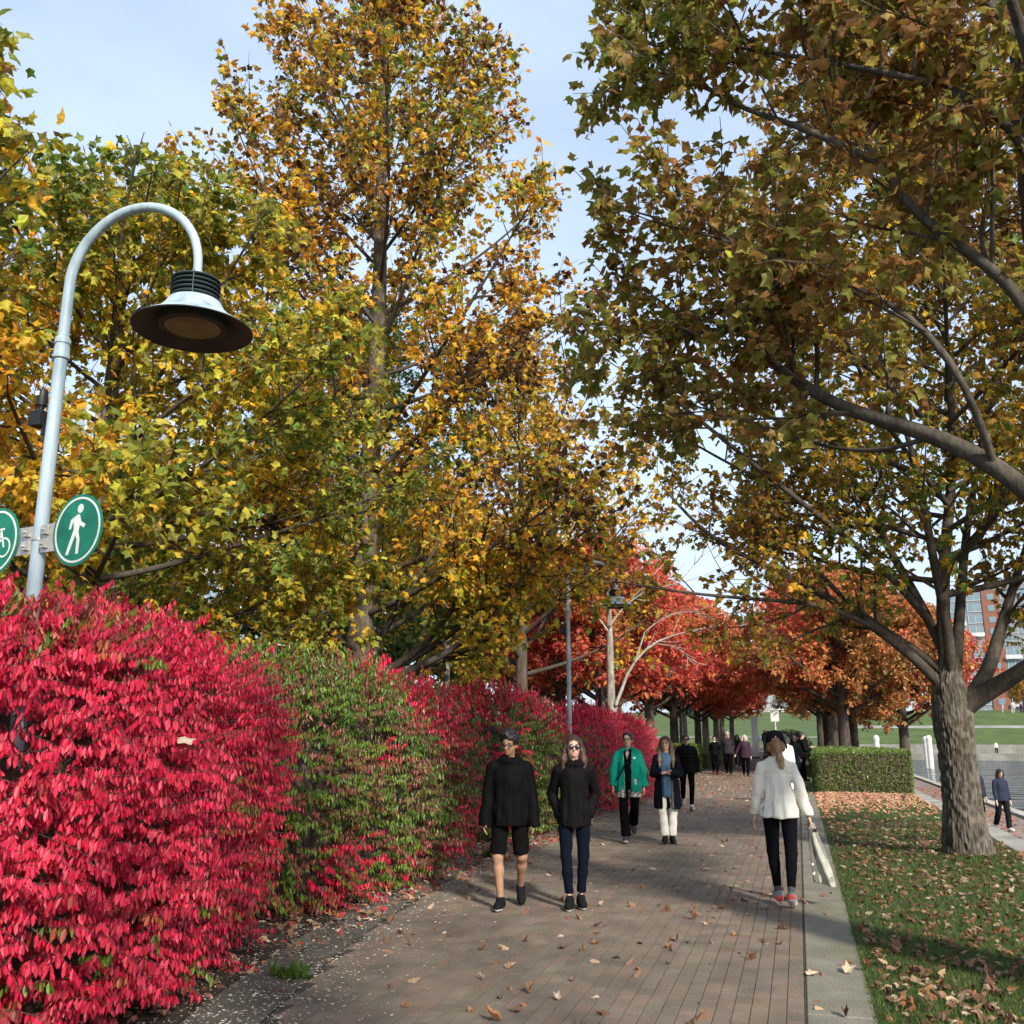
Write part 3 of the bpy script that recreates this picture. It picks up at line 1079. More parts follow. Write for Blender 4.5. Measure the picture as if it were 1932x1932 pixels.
tr.limb(resample([at(x, y, d) for x, y, d in ((1656, 306, 7.15), (1568, 267, 7.3), (1507, 232, 7.45), (1393, 210, 7.7), (1332, 166, 7.8), (1284, 127, 7.9), (1200, 60, 8.0))], 12), .034, .01, n2=9)
tr.limb(resample([base + [0, 0, 4.6]] + [at(x, y, d) for x, y, d in ((1932, 219, 6.6), (1874, 184, 6.7), (1677, 136, 7.0), (1612, 127, 7.1), (1481, 100, 7.4), (1349, 90, 7.6), (1180, 20, 7.8))], 16), .04, .010, n2=16, t0=.3)
tr.limb(resample([at(x, y, d) for x, y, d in ((1874, 873, 7.25), (1850, 760, 6.9), (1800, 640, 6.7), (1700, 560, 6.8), (1560, 520, 7.1), (1430, 480, 7.6), (1280, 420, 8.2), (1200, 400, 8.5))], 12), .03, .01, n2=9)
tr.limb(resample([at(x, y, d) for x, y, d in ((1769, 820, 7.4), (1700, 860, 7.5), (1560, 850, 7.9), (1400, 790, 8.4), (1290, 760, 8.8))], 10), .022, .008, n2=6)
tr.limb(resample([base + [.1, .1, 5.5]] + [at(x, y, d) for x, y, d in ((1932, 60, 6.9), (1850, -30, 7.1), (1700, -90, 7.4))], 8), .05, .012, n2=6)
near_trunk_limbs = tr
for az, el, z in ((1.2, 35, 3.2), (.3, 40, 4.2), (-.8, 38, 3.4), (-1.9, 40, 4.4), (2.4, 50, 6.0), (-2.6, 52, 6.6), (.9, 55, 7.0), (-.2, 58, 7.8)):
    d = np.array([math.cos(az) * math.cos(math.radians(el)), math.sin(az) * math.cos(math.radians(el)), math.sin(math.radians(el))])
    tr.limb(polyline(base + [0, 0, z], d, 3.6, 8, (0, 0, .4), .05), .07, .012, n2=6, t0=.3)
PAL_R = [BRN, (.30, .20, .05), OLV, OLV, (.33, .25, .05), OLV, (.30, .24, .05), (.22, .24, .05), GRN, LIM]
print('near', finish_tree(tr, root, lambda P: pick_cols_field(P, PAL_R, .46, .25, .5, 21), singles=300))

# --- forked tulip tree whose trunk stands on the lawn
base = np.array([2.12, 14.9, 0])
root = empty('tulip_tree', base, 'tulip tree with thick furrowed trunk forking above the leaf littered lawn', 'tree')
D0 = 15.0
prof = [(2.2, 3.0, -.9), (3.2, 5.4, -1.2), (5.5, 5.8, -1.2), (8, 5.0, -.8), (10.5, 3.8, -.3), (12.5, 2.2, 0), (13.6, .8, 0)]
env = envelope(base, prof)
tr = Tree(base, .108, 1.6, 11, .55, 7.5, 8.0, lambda P: env(P) & (to_px(P)[:, 0] > 1060 + 50 * np.sin(P[:, 2] * 1.7)))
tk = [base + [.02, 0, -.15], base + [0, 0, .12], at(1820, 1560, D0), at(1812, 1480, D0), at(1803, 1400, D0), at(1795, 1330, D0), at(1790, 1290, D0), at(1790, 1240, D0)]
bark_trunk('trunk', tk, [.41, .31, .250, .238, .238, .262, .22, .12], root, base, col=(.032, .026, .02), sides=116, seg=230, ridge=.036, nr=46, seed=31, light=(.22, .19, .15))


def plimb(pts, r0, r1, n2=None, t0=.25, **kw):
    tr.limb(resample([at(x, y, d) for x, y, d in pts], 16), r0, r1, n2, t0, **kw)


plimb([(1790, 1310, 15), (1765, 1275, 14.9), (1690, 1210, 14.7), (1600, 1150, 14.5), (1500, 1090, 14.4), (1400, 1050, 14.3), (1330, 1010, 14.3), (1260, 930, 14.3)], .085, .018, 14)
plimb([(1790, 1280, 15), (1755, 1240, 14.8), (1700, 1210, 14.9), (1640, 1170, 15.1), (1580, 1120, 15.3), (1500, 1030, 15.6), (1450, 940, 16)], .065, .016, 10)
plimb([(1790, 1300, 15), (1780, 1200, 15), (1775, 1100, 15.1), (1790, 980, 15.3), (1800, 850, 15.4), (1790, 700, 15.6), (1780, 520, 16)], .11, .018, 12)
plimb([(1800, 1300, 15), (1808, 1200, 15.3), (1815, 1090, 15.6), (1825, 980, 16), (1850, 860, 16.3), (1860, 700, 16.6)], .09, .018, 10)
plimb([(1795, 1290, 15), (1790, 1180, 14.6), (1760, 1060, 14.2), (1740, 920, 13.8), (1700, 780, 13.5), (1650, 640, 13.3)], .085, .016, 12)
plimb([(1790, 1250, 15), (1735, 1130, 15.3), (1660, 1010, 15.6), (1600, 880, 15.9), (1540, 760, 16.2), (1480, 640, 16.4)], .08, .016, 12)
plimb([(1810, 1340, 15), (1850, 1310, 15), (1900, 1285, 14.9), (1932, 1262, 14.8), (1990, 1220, 14.7), (2060, 1120, 14.6)], .15, .05, 6)
plimb([(1825, 1325, 15), (1865, 1270, 15.2), (1890, 1180, 15.4), (1920, 1080, 15.6), (1960, 960, 15.8)], .12, .025, 10)
plimb([(1760, 1180, 14.9), (1680, 1080, 14.5), (1580, 1000, 14.2), (1450, 900, 14), (1330, 800, 13.9), (1230, 720, 13.9), (1150, 640, 14.2)], .06, .015, 12)
plimb([(1700, 1210, 14.8), (1560, 1140, 14), (1420, 1130, 13.6), (1300, 1120, 13.4), (1180, 1100, 13.6)], .045, .012, 8)
auto_limbs(tr, np.array([at(1790, 1240, 15), at(1785, 700, 15.4), at(1780, 400, 15.6)]), 3.6, 12.0, 40, prof, .05, (6, 60))
PAL_R2 = [BRN, (.34, .17, .04), (.42, .24, .04), OLV, (.33, .22, .04), YEL, OLV, GRN]
print('fork', finish_tree(tr, root, lambda P: pick_cols_field(P, PAL_R2, .44, .25, .4, 33), singles=300))

# --- tulip tree behind the camera: it shades the near paving
base = np.array([2.2, -.6, 0])
root = empty('tulip_tree', base, 'tulip tree standing behind the viewer that shades the near paving', 'tree')
prof = [(3.0, 2.2), (4.4, 3.4), (6.2, 3.2), (7.8, 2.0), (8.8, .5)]
tr = Tree(base, .15, 1.5, 5, .6, 3.5, 4.0, envelope(base, prof))
trunk = np.array([base, base + [0, 0, 4], base + [0, 0, 8.5]])
bark_trunk('trunk', trunk, [.36, .25, .03], root, base, sides=16, seg=30, ridge=.02, nr=12, seed=44)
auto_limbs(tr, trunk, 3.2, 8.0, 20, prof, .07, (15, 55))
finish_tree(tr, root, lambda P: pick_cols(len(P), PAL_R, [1] * len(PAL_R)))

# --- trees behind the hedge
def simple_tree(base, label, prof, nl, z0, z1, pal, leaf=.15, r=.2, l2=1.6, tpl=TULIP, lean=0, group=None, name='tree', bark=(.07, .055, .042), light=(.16, .13, .1), elev=(20, 55), nleaf=5, mat=None, n3=5):
    base = np.asarray(base, float)
    root = empty(name, base, label, 'tree', group)
    t = Tree(base, leaf, l2, 7, .6, n3, nleaf, envelope(base, prof))
    top = prof[-1][0] * .97
    tk = np.array([base - [0, 0, .1], base + [lean * .3, 0, top * .3], base + [lean, 0, top * .65], base + [lean, 0, top]])
    bark_trunk('trunk', tk, [r, r * .8, r * .45, .03], root, base, bark, 18, 40, .012, 12, int(abs(base[0] * 7)) % 50, light)
    auto_limbs(t, tk, z0, z1, nl, prof, r * .35, elev)
    n = finish_tree(t, root, pal, tpl, mat)
    return root


simple_tree((-13.0, 26.5, 0), 'dark green maple filling the gap behind the golden tulip tree', [(2.5, 3), (5, 5), (9, 5.4), (12, 4.4), (14.5, 2.6), (16, .5)], 32, 3, 15,
            lambda P: pick_cols(len(P), [(.035, .075, .018), (.055, .10, .02), (.09, .13, .02)], [4, 4, 1]), .2, .22, 2.0, STAR, name='maple_tree', nleaf=6)
simple_tree((-16.5, 17.5, 0), 'dark green low tree between the lamp post and the tulip tree', [(1.2, 2.2), (3, 3.6), (5, 3.4), (6.5, 1.8), (7.2, .4)], 22, 1.4, 6.5,
            lambda P: pick_cols(len(P), [(.035, .075, .018), (.055, .10, .02), (.25, .13, .02)], [4, 4, 1]), .19, .15, 1.6, STAR, name='maple_tree')
simple_tree((-8.2, 28.9, 0), 'straight dark trunked tree with amber leaves behind the hedge', [(2.6, 3.4), (4.5, 5.2), (8, 5.2), (12, 3.8), (14, 1.8), (15, .4)], 40, 3.4, 14,
            lambda P: pick_cols_field(P, [DBR, BRN, ORA, YEL, OLV, YEL, LIM], .5, .25, .35, 51), .18, .22, 1.8)
simple_tree((-9.1, 24.6, 0), 'slender pale trunked young tree behind the bushes', [(2.4, 1.2), (4, 2.4), (6, 2.4), (8, 1.4), (9, .3)], 18, 2.6, 8.5,
            lambda P: pick_cols(len(P), [YEL, LIM, OLV, ORA], [4, 3, 3, 2]), .16, .12, 1.2, bark=(.16, .14, .115), light=(.36, .33, .28))
simple_tree((-15.5, 36, 0), 'low golden tree far behind the hedge', [(1.0, 3), (3, 5.5), (6, 5.5), (9, 3.5), (11, .6)], 30, 1.3, 10,
            lambda P: pick_cols(len(P), [YEL, LIM, OLV, ORA], [5, 3, 3, 2]), .22, .2, 2.2, KITE, nleaf=9)
simple_tree((-21, 24, 0), 'russet tree far behind the tulip tree at the left', [(1.2, 3), (3.5, 5), (6, 5), (8.5, 3), (10, .5)], 26, 1.5, 9,
            lambda P: pick_cols(len(P), [(.42, .13, .03), ORA, (.38, .10, .03), OLV], [4, 4, 2, 1]), .22, .2, 2.0, KITE, nleaf=9)

simple_tree((-11.5, 20.5, 0), 'dark green young maple hidden low behind the golden tulip tree', [(1.2, 2.6), (2.6, 3.8), (4.6, 3.4), (6, 1.8), (6.8, .4)], 24, 1.4, 6.2,
            lambda P: pick_cols(len(P), [(.04, .085, .02), (.065, .115, .025), (.30, .26, .04)], [4, 4, 1]), .17, .12, 1.6, KITE, name='maple_tree', nleaf=9)
simple_tree((-17.5, 20.5, 0), 'yellow green tree low behind the lamp post signs', [(1.4, 3.0), (3, 4.4), (5, 4.2), (7, 2.4), (8.2, .4)], 26, 1.6, 7.5,
            lambda P: pick_cols(len(P), [YEL, LIM, OLV, ORA, GRN], [3, 3, 3, 2, 2]), .18, .15, 1.8, KITE, nleaf=9)

# --- bare pale birch-like tree in front of the red trees
base = np.array([-5.46, 29.4, 0])
root = empty('bare_tree', base, 'pale leafless young tree before the red maples', 'tree')
bark_trunk('trunk', [base, at(1152, 1280, 29.9), at(1150, 1180, 29.9), at(1147, 1090, 29.9), at(1150, 990, 29.9)], [.17, .14, .11, .07, .02], root, base, (.20, .18, .145), 14, 30, .008, 10, 7, (.46, .43, .37))
tb = Tree(base)
for pts, r in (([(1160, 1330), (1185, 1270), (1230, 1210), (1290, 1195), (1370, 1178)], .06), ([(1196, 1250), (1215, 1190), (1280, 1150), (1330, 1155)], .03), ([(1152, 1180), (1200, 1120), (1280, 1100), (1330, 1085)], .035),
               ([(1150, 1190), (1120, 1150), (1110, 1080), (1115, 1040)], .03), ([(1150, 1150), (1175, 1060), (1190, 980)], .03), ([(1148, 1110), (1128, 1040), (1110, 970)], .025), ([(1230, 1212), (1270, 1220), (1310, 1245)], .015), ([(1280, 1100), (1330, 1050), (1365, 1030)], .015), ([(1190, 1130), (1250, 1070), (1290, 1000)], .016)):
    P = resample([at(x, y, 29.7) for x, y in pts], 10)
    P[:, :2] += np.cumsum(RNG.normal(0, .03, (10, 2)), 0)
    tb.limbs.append((P, np.linspace(r, .008, 10)))
    for q in range(7):
        i = int(RNG.integers(3, 10))
        tb.twigs.append(polyline(P[i], nrm(P[min(i, 9)] - P[i - 1]) + RNG.normal(0, .5, 3), RNG.uniform(.3, .9), 3, (0, 0, .3), .1))
Vs, Fs, k = [], [], 0
for pts, rad in tb.limbs:
    b = MB(); b.tube(pts, rad, 6, cap=False)
    Vs.append(b.v[0]); Fs.append(b.f[0] + k); k += len(b.v[0])
for tw in tb.twigs:
    b = MB(); b.tube(tw, [.012, .01, .008, .005], 4, cap=False)
    Vs.append(b.v[0]); Fs.append(b.f[0] + k); k += len(b.v[0])
V = np.vstack(Vs)
f = fbm(V, 5, 2)[:, None]
obj('limbs', mesh_np('limbs', V - base, np.vstack(Fs), M_BARK, np.array([.24, .215, .18]) * (1 - f) + np.array([.5, .47, .41]) * f, True), root)


# --- red and orange maples lining the path further on: a few built, the others copied
def copy_tree(root, loc, rz, sc, label, group):
    r = root.copy()
    COL.objects.link(r)
    r.location = loc
    r.rotation_euler = (0, 0, rz)
    r.scale = (sc, sc, sc)
    tag(r, label, 'tree', group)
    for ch in list(root.children):
        c = ch.copy()
        COL.objects.link(c)
        c.parent = r
    return r


RED, CRI, SCA, COP, TAN = (.66, .14, .09), (.60, .09, .08), (.68, .24, .085), (.58, .25, .09), (.56, .35, .13)


def pal_red(P):
    lowf = np.clip((4.5 - P[:, 2]) / 3, 0, 1)
    c = pick_cols_field(P, [CRI, RED, RED, SCA, SCA, COP, OLV], .36, .18, .45, 61)
    m_ = RNG.random(len(P)) < lowf * .65
    c[m_] = pick_cols(int(m_.sum()), [SCA, (.62, .2, .05), COP, TAN], [3, 3, 2, 1])
    return c


def pal_cop(P):
    lowf = np.clip((5.0 - P[:, 2]) / 3, 0, 1)
    c = pick_cols_field(P, [CRI, RED, COP, SCA, COP, BRN, TAN], .45, .2, .45, 67)
    m_ = RNG.random(len(P)) < lowf * .6
    c[m_] = pick_cols(int(m_.sum()), [COP, TAN, BRN, OLV], [3, 2, 3, 1])
    return c


LAB = 'red leaved maple lining the left side of the path'
red1 = simple_tree((-7.4, 37.5, 0), 'scarlet maple nearest behind the pale leafless tree', [(2.1, 2.8), (2.9, 4.8), (4.8, 5.2), (7.0, 4.3), (8.6, 2.6), (9.6, .6)], 46, 2.4, 9.0, pal_red, .19, .26, 1.9, KITE, name='maple_tree', group='red maples left of the path', bark=(.06, .05, .04), light=(.17, .15, .12), nleaf=13, n3=7)
red2 = simple_tree((-6.6, 45, 0), 'crimson maple second in the left row along the path', [(2.4, 2.6), (3.2, 4.6), (5.2, 5.0), (7.2, 3.8), (9.0, .6)], 42, 2.7, 8.6, pal_red, .19, .26, 1.8, KITE, name='maple_tree', group='red maples left of the path', bark=(.06, .05, .04), light=(.17, .15, .12), nleaf=13, n3=7)
cop1 = simple_tree((1.9, 44.5, 0), 'copper orange maple behind the clipped hedge', [(2.1, 2.8), (2.8, 4.9), (4.8, 5.4), (6.8, 4.4), (8.4, 2.4), (9.2, .5)], 48, 2.4, 8.6, pal_cop, .19, .28, 1.9, KITE, name='maple_tree', group='copper maples right of the path', bark=(.05, .04, .032), light=(.14, .12, .1), nleaf=13, n3=7)
k = 0
for (x, y, src, s) in ((-6.2, 51, red1, .98), (-6.4, 57, red2, 1.0), (-6.2, 63.5, red1, .95), (-6.3, 70, red2, 1.05), (-6.2, 78, red1, 1.0), (-6.4, 87, red2, 1.0), (-6.2, 97, red1, 1.0), (-11.5, 42, red2, 1.15), (-12, 50, red1, 1.2), (-11.5, 60, red2, 1.2)):
    nth = ['third', 'fourth', 'fifth', 'sixth', 'seventh', 'eighth', 'ninth']
    copy_tree(src, (x, y, hill(y)), 1.1 + k * 1.7, s, ('red maple %s in the left row counting from the pale leafless tree' % nth[k]) if k < 7 else 'red maple %s behind the left row of the path' % ('standing first', 'standing second', 'standing third')[k - 7], 'red maples further along' if x > -10 else 'red maples behind the row')
    k += 1
copy_tree(cop1, (2.55, 50.5, 0), 2.0, 1.05, 'copper maple second behind the clipped hedge', 'copper maples right of the path')
for (x, y, s) in ((1.6, 57, 1.1), (2.2, 65, 1.1), (1.6, 75, 1.15), (2.0, 90, 1.2)):
    copy_tree(cop1, (x, y, hill(y)), 1.1 + k * 1.7, s, 'copper maple %s in the right row beyond the clipped hedge' % ('third', 'fourth', 'fifth', 'sixth')[k - 10], 'copper maples further along')
    k += 1
copy_tree(cop1, (4.6, 47.5, -.3), 4.4, .9, 'copper maple leaning over the water beyond the hedge', 'copper maples right of the path')

# --- trees on the far lawns
far = simple_tree((60, 214, 6), 'autumn tree on the far lawn across the water', [(1.5, 3.5), (4, 6), (7, 6), (10, 3.5), (12, .5)], 26, 2, 11, lambda P: pick_cols(len(P), [COP, (.5, .22, .05), OLV, GRN], [3, 3, 2, 2]), .5, .35, 2.6, KITE, name='tree', group='trees on the far lawns', nleaf=4)
for i, (x, y, s) in enumerate(((30, 222, .9), (44, 216, .8), (78, 220, 1.1), (95, 226, 1.2), (-24, 220, 1.2), (-40, 226, 1.3), (-58, 222, 1.2), (16, 236, 1.1), (112, 230, 1.3), (-80, 228, 1.4), (4, 212, .7))):
    copy_tree(far, (x, y, hill(y) - .3), i * 1.3, s, 'autumn tree on the far lawns', 'trees on the far lawns')
far['label'] = 'autumn tree on the far lawns'


# ------------------------------------------------------------------ spindle bushes
def bush(name, label, c, a, b_, h, nspr, palfn, leaf=.056, step=.024, singles=0, seed=0, tpl=OVAL4, lens=(.20, .42), ex=2.6):
    c = np.array([c[0], c[1], 0.0])
    root = empty(name, c, label, 'bush')
    n = int(nspr * 1.0)
    # sample a rounded block: plan superellipse, rounded top
    m = n * 4
    ph = RNG.uniform(0, 2 * np.pi, m)
    top = RNG.random(m) < .40
    e = ex
    cx, sx = np.cos(ph), np.sin(ph)
    rp = (np.abs(cx) ** e + np.abs(sx) ** e) ** (-1 / e)
    f = np.where(top, np.sqrt(RNG.random(m)), 1.0)
    zf = np.where(top, 1.0, RNG.uniform(.05, 1, m))
    prof_w = np.interp(zf, [0, .15, .5, .8, 1.0], [.86, .95, 1.0, .97, .84])
    X = a * rp * cx * f * prof_w
    Y = b_ * rp * sx * f * prof_w
    Z = h * np.where(top, 1 - .17 * f ** 4, zf * .86)
    P = np.stack([X, Y, Z], -1)
    N = nrm(np.stack([np.where(top, X / a ** 2 * f ** 3 * .8, np.sign(cx) * np.abs(cx * rp) ** (e - 1) / a), np.where(top, Y / b_ ** 2 * f ** 3 * .8, np.sign(sx) * np.abs(sx * rp) ** (e - 1) / b_),
                      np.where(top, .9, .12 + .5 * np.clip(zf - .75, 0, 1))], -1))
    lump = (fbm(P + c, .9, seed, 3) - .5) * .50 + (fbm(P + c, 2.6, seed + 7, 2) - .5) * .24
    P = P + N * lump[:, None]
    front = ((CAM - (P + c)) * N).sum(1) > -.3
    keepp = front | (RNG.random(m) < .3)
    P, N = P[keepp][:n], N[keepp][:n]
    n = len(P)
    deep = RNG.random(n) < .18
    P = P - N * np.where(deep, RNG.uniform(.2, .45, n), RNG.uniform(.0, .18, n))[:, None]
    P[:, 2] = np.maximum(P[:, 2], .08)
    d = nrm(N * np.array([1, 1, .6]) + RNG.normal(0, .42, (n, 3)) + np.array([0, 0, .22]))
    L = RNG.uniform(lens[0], lens[1], n)
    stems = MB()
    spr_col = palfn(P + c, N)
    k = max(5, int(round((lens[0] + lens[1]) / 2 / step)))
    t = np.linspace(.12, 1, k)
    drop = np.array([0, 0, -.16]) * L[:, None]
    q = P[:, None] + d[:, None] * (t[None] * L[:, None])[..., None] + drop[:, None] * (t ** 2)[None, :, None]
    side = nrm(np.cross(d, [0, 0, 1.0]))
    LP, LT, LN, LC = [], [], [], []
    for sg in (1, -1):
        sd = (side * sg)[:, None]
        LP.append((q + sd * .006 + RNG.normal(0, .006, q.shape)).reshape(-1, 3))
        LT.append(nrm(np.array([0, 0, -1.15]) + d[:, None] * .28 + sd * .38 + RNG.normal(0, .17, q.shape)).reshape(-1, 3))
        LN.append(nrm((N * .9 + d * .2)[:, None] + sd * .35 + np.array([0, 0, .30]) + RNG.normal(0, .28, q.shape)).reshape(-1, 3))
        LC.append(np.repeat(spr_col, k, 0))
    stems.tubes(np.stack([P - d * .15, P + d * (L * .5)[:, None] + drop * .25, P + d * L[:, None] + drop], 1), [.004, .003, .002], 3)
    P_, T_, N_, C_ = map(np.vstack, (LP, LT, LN, LC))
    C_ = np.clip(C_ * RNG.uniform(.72, 1.22, (len(C_), 1)) * (1 + RNG.normal(0, .07, C_.shape)), .003, .9)
    drop_ = P_[:, 2] > .03
    P_, T_, N_, C_ = P_[drop_], T_[drop_], N_[drop_], C_[drop_]
    nn_ = len(P_)
    size = leaf * np.clip(RNG.normal(1, .24, nn_), .45, 1.6)
    keep = np.ones(nn_, bool)
    if singles:
        px = to_px(P_ + c)
        vis = (px[:, 0] > 0) & (px[:, 0] < 1932) & (px[:, 1] < 1932)
        out = (P_ * nrm(CAM - c)).sum(1)
        ids = np.argsort(-np.where(vis, size / np.linalg.norm(P_ + c - CAM, axis=1), 0))[:singles]
        keep[ids] = False
        cols = C_[RNG.choice(ids, 12, replace=False)]
        var = leaf_variants('leaf', tpl, cols, M_EUO, (.2, .5), (0, .25))
        for q in ids:
            place_leaf(var[int(np.argmin(((cols - C_[q]) ** 2).sum(1)))], root, np.zeros(3), P_[q], T_[q], N_[q], size[q])
    dist = np.linalg.norm(P_ + c - CAM, axis=1)
    Vs, Fs, Cs, k0 = [], [], [], 0
    for tp, mk in ((tpl, keep & (dist < 6.9)), (OVAL, keep & (dist >= 6.9))):
        if not mk.any(): continue
        V, F, C = leaf_arrays(tp, P_[mk], T_[mk], N_[mk], size[mk], C_[mk], RNG.uniform(.25, .8, mk.sum()), RNG.uniform(-.1, .3, mk.sum()), 1.1)
        Vs.append(V); Fs.append(F + k0); Cs.append(C); k0 += len(V)
    o = obj('foliage', mesh_np('foliage', np.vstack(Vs), np.vstack(Fs), M_EUO, np.vstack(Cs)), root)
    o['kind'] = 'stuff'
    # woody stems
    for i in range(46):
        x, y = RNG.uniform(-.6, .6) * a, RNG.uniform(-.8, .8) * b_
        tx, ty = x * 1.25 + RNG.normal(0, .15), y * 1.15 + RNG.normal(0, .15)
        stems.tube(resample([(x * .7, y * .85, -.02), (x, y, h * .35), (tx, ty, h * .85)], 6), np.linspace(.022, .006, 6), 5, cap=False)
    stems.build('stems', M_TWIG, root)
    # dense twiggy heart
    th, zz = np.meshgrid(np.linspace(0, 2 * np.pi, 40, endpoint=False), np.linspace(0, 1, 12))
    rp = (np.abs(np.cos(th)) ** e + np.abs(np.sin(th)) ** e) ** (-1 / e)
    wz = np.sqrt(np.clip(1 - zz ** 6, 0, 1)) * .98
    Q = np.stack([(a - .52) * rp * np.cos(th) * wz, (b_ - .52) * rp * np.sin(th) * wz, .05 + zz * (h - .50)], -1)
    Q[..., :2] *= (1 + .12 * (fbm(Q + c, 2.0, seed)[..., None] - .5))
    i, j = np.meshgrid(np.arange(11), np.arange(40), indexing='ij')
    aa = i * 40 + j
    bb = i * 40 + (j + 1) % 40
    obj('heartwood', mesh_np('heartwood', Q.reshape(-1, 3), np.stack([aa, bb, bb + 40, aa + 40], -1).reshape(-1, 4), M_TWIG), root)
    return nn_


CR1, CR2, CR3, CR4 = np.array([.68, .020, .068]), np.array([.58, .016, .058]), np.array([.76, .040, .095]), np.array([.42, .018, .045])
EG1, EG2, EB1, EB2, EO = np.array([.075, .140, .014]), np.array([.140, .205, .022]), np.array([.185, .085, .036]), np.array([.25, .065, .045]), np.array([.46, .12, .05])


def pal1(P, N):
    n = len(P)
    c = np.array([CR1, CR2, CR3, CR4])[RNG.choice(4, n, p=[.42, .25, .28, .05])]
    low = (fbm(P, .8, 71) > .70) & (RNG.random(n) < .6) | ((P[:, 2] < .7) & (RNG.random(n) < .18))
    c[low] = np.array([EO, EG2, EB2, CR4])[RNG.choice(4, low.sum(), p=[.3, .3, .2, .2])]
    return c


def pal2(P, N):
    n = len(P)
    f = fbm(P, 1.0, 83, 3) + .10 * np.clip((P[:, 1] - 11.3) / 2, -1, 1) + .05 * np.clip(P[:, 2] - 2.0, 0, 1)
    c = np.array([EG1, EG2, EB1, EB2])[RNG.choice(4, n, p=[.36, .26, .24, .14])]
    r = (f > .535) & (RNG.random(n) < .8)
    c[r] = np.array([CR1, CR2, EO, EB2])[RNG.choice(4, r.sum(), p=[.45, .25, .15, .15])]
    r2 = (P[:, 2] < .6) & (RNG.random(n) < .25)
    c[r2] = np.array([CR2, EB2])[RNG.choice(2, r2.sum())]
    return c


def pal3(P, N):
    n = len(P)
    f = P[:, 2] / 2.4 + (fbm(P, 1.2, 91) - .5) * 1.1 + RNG.normal(0, .12, n)
    c = np.array([EG1, EG2, EG1, EB1])[RNG.choice(4, n)]
    r = f > .66
    c[r] = np.array([EB2, CR4, CR2, EB1])[RNG.choice(4, r.sum(), p=[.3, .35, .2, .15])]
    r = (f > .74) & (f < .88)
    c[r] = np.array([CR1, CR2])[RNG.choice(2, r.sum())]
    edge = P[:, 1] < 15.8
    r = edge & (RNG.random(n) < .35)
    c[r] = CR1
    return c


def pal4(P, N):
    n = len(P)
    c = np.array([CR1, CR2, CR3, (.55, .05, .04)])[RNG.choice(4, n, p=[.3, .3, .25, .15])]
    f = fbm(P, 1.0, 97) + .12 * (P[:, 2] < .8)
    r = (f > .62) & (RNG.random(n) < .5)
    c[r] = np.array([EB2, EG2, CR4])[RNG.choice(3, r.sum())]
    return c


print('b1', bush('spindle_bush', 'large crimson spindle bush nearest the lamp post', (-5.42, 5.15), 1.55, 2.75, 2.55, 5800, pal1, .051, .026, 300, 1, ex=2.3))
print('b2', bush('spindle_bush', 'mostly green spindle bush with a few red sprays', (-5.72, 10.75), 1.48, 2.95, 2.42, 4200, pal2, .058, .034, 150, 2, OVAL))
print('b3', bush('spindle_bush', 'spindle bush with dull red top and green lower leaves', (-5.75, 17.25), 1.5, 2.15, 2.42, 2500, pal3, .066, .042, 0, 3, OVAL))
print('b4', bush('spindle_bush', 'long bright magenta red spindle bush furthest along the path', (-5.25, 25.4), 1.32, 5.9, 2.25, 3000, pal4, .075, .052, 0, 4, OVAL))


# ------------------------------------------------------------------ clipped hedges
def hedge(label, x0, x1, y0, y1, h, n, cols=((.085, .145, .020), (.13, .20, .026), (.19, .26, .036), (.055, .095, .015)), leaf=.05, z0=0.0):
    c = np.array([(x0 + x1) / 2, (y0 + y1) / 2, z0])
    root = empty('clipped_hedge', c, label, 'hedge')
    w, l = x1 - x0, y1 - y0
    b = MB()
    b.box(-w / 2 + .1, w / 2 - .1, -l / 2 + .1, l / 2 - .1, -.02, h - .10)
    b.build('heartwood', M_TWIG, root)
    areas = np.array([w * l, w * h * 1.6, w * h * .4, l * h, l * h])
    f = RNG.choice(5, n, p=areas / areas.sum())
    u, v = RNG.random(n), RNG.random(n)
    P = np.zeros((n, 3))
    N = np.zeros((n, 3))
    for k, (fx, fy, fz, nn_) in enumerate(((None, None, 1, (0, 0, 1)), (None, 0, None, (0, -1, 0)), (None, 1, None, (0, 1, 0)), (0, None, None, (-1, 0, 0)), (1, None, None, (1, 0, 0)))):
        m_ = f == k
        a_ = [fx, fy, fz]
        uv = [u[m_], v[m_]]
        for ax, dim, org in ((0, w, -w / 2), (1, l, -l / 2), (2, h, 0)):
            P[m_, ax] = org + dim * (a_[ax] if a_[ax] is not None else uv.pop())
        N[m_] = nn_
    # rounded edges
    q = np.array([w / 2, l / 2, h])
    edge = .12
    cc = np.clip(P, [-w / 2 + edge, -l / 2 + edge, 0], [w / 2 - edge, l / 2 - edge, h - edge])
    dd = P - cc
    ln = np.linalg.norm(dd, axis=1, keepdims=True)
    P = cc + dd / np.maximum(ln, 1e-6) * np.minimum(ln, edge)
    N = nrm(dd + N * .01)
    P = P + N * ((fbm(P + c, 1.5, 5) - .5) * .16 - RNG.random(n) * .09)[:, None]
    P[:, 2] = np.maximum(P[:, 2], .03)
    T = nrm(N * .6 + RNG.normal(0, .6, (n, 3)) + np.array([0, 0, .25]))
    NN = nrm(N * .7 + RNG.normal(0, .5, (n, 3)) + np.array([0, 0, .4]))
    C = pick_cols(n, cols, [3, 4, 3, 2])
    V, F, C = leaf_arrays(OVAL, P, T, NN, leaf * RNG.uniform(.7, 1.3, n), C, RNG.uniform(.1, .5, n), RNG.uniform(0, .3, n), 1.0)
    o = obj('foliage', mesh_np('foliage', V, F, M_HEDGE, C), root)
    o['kind'] = 'stuff'


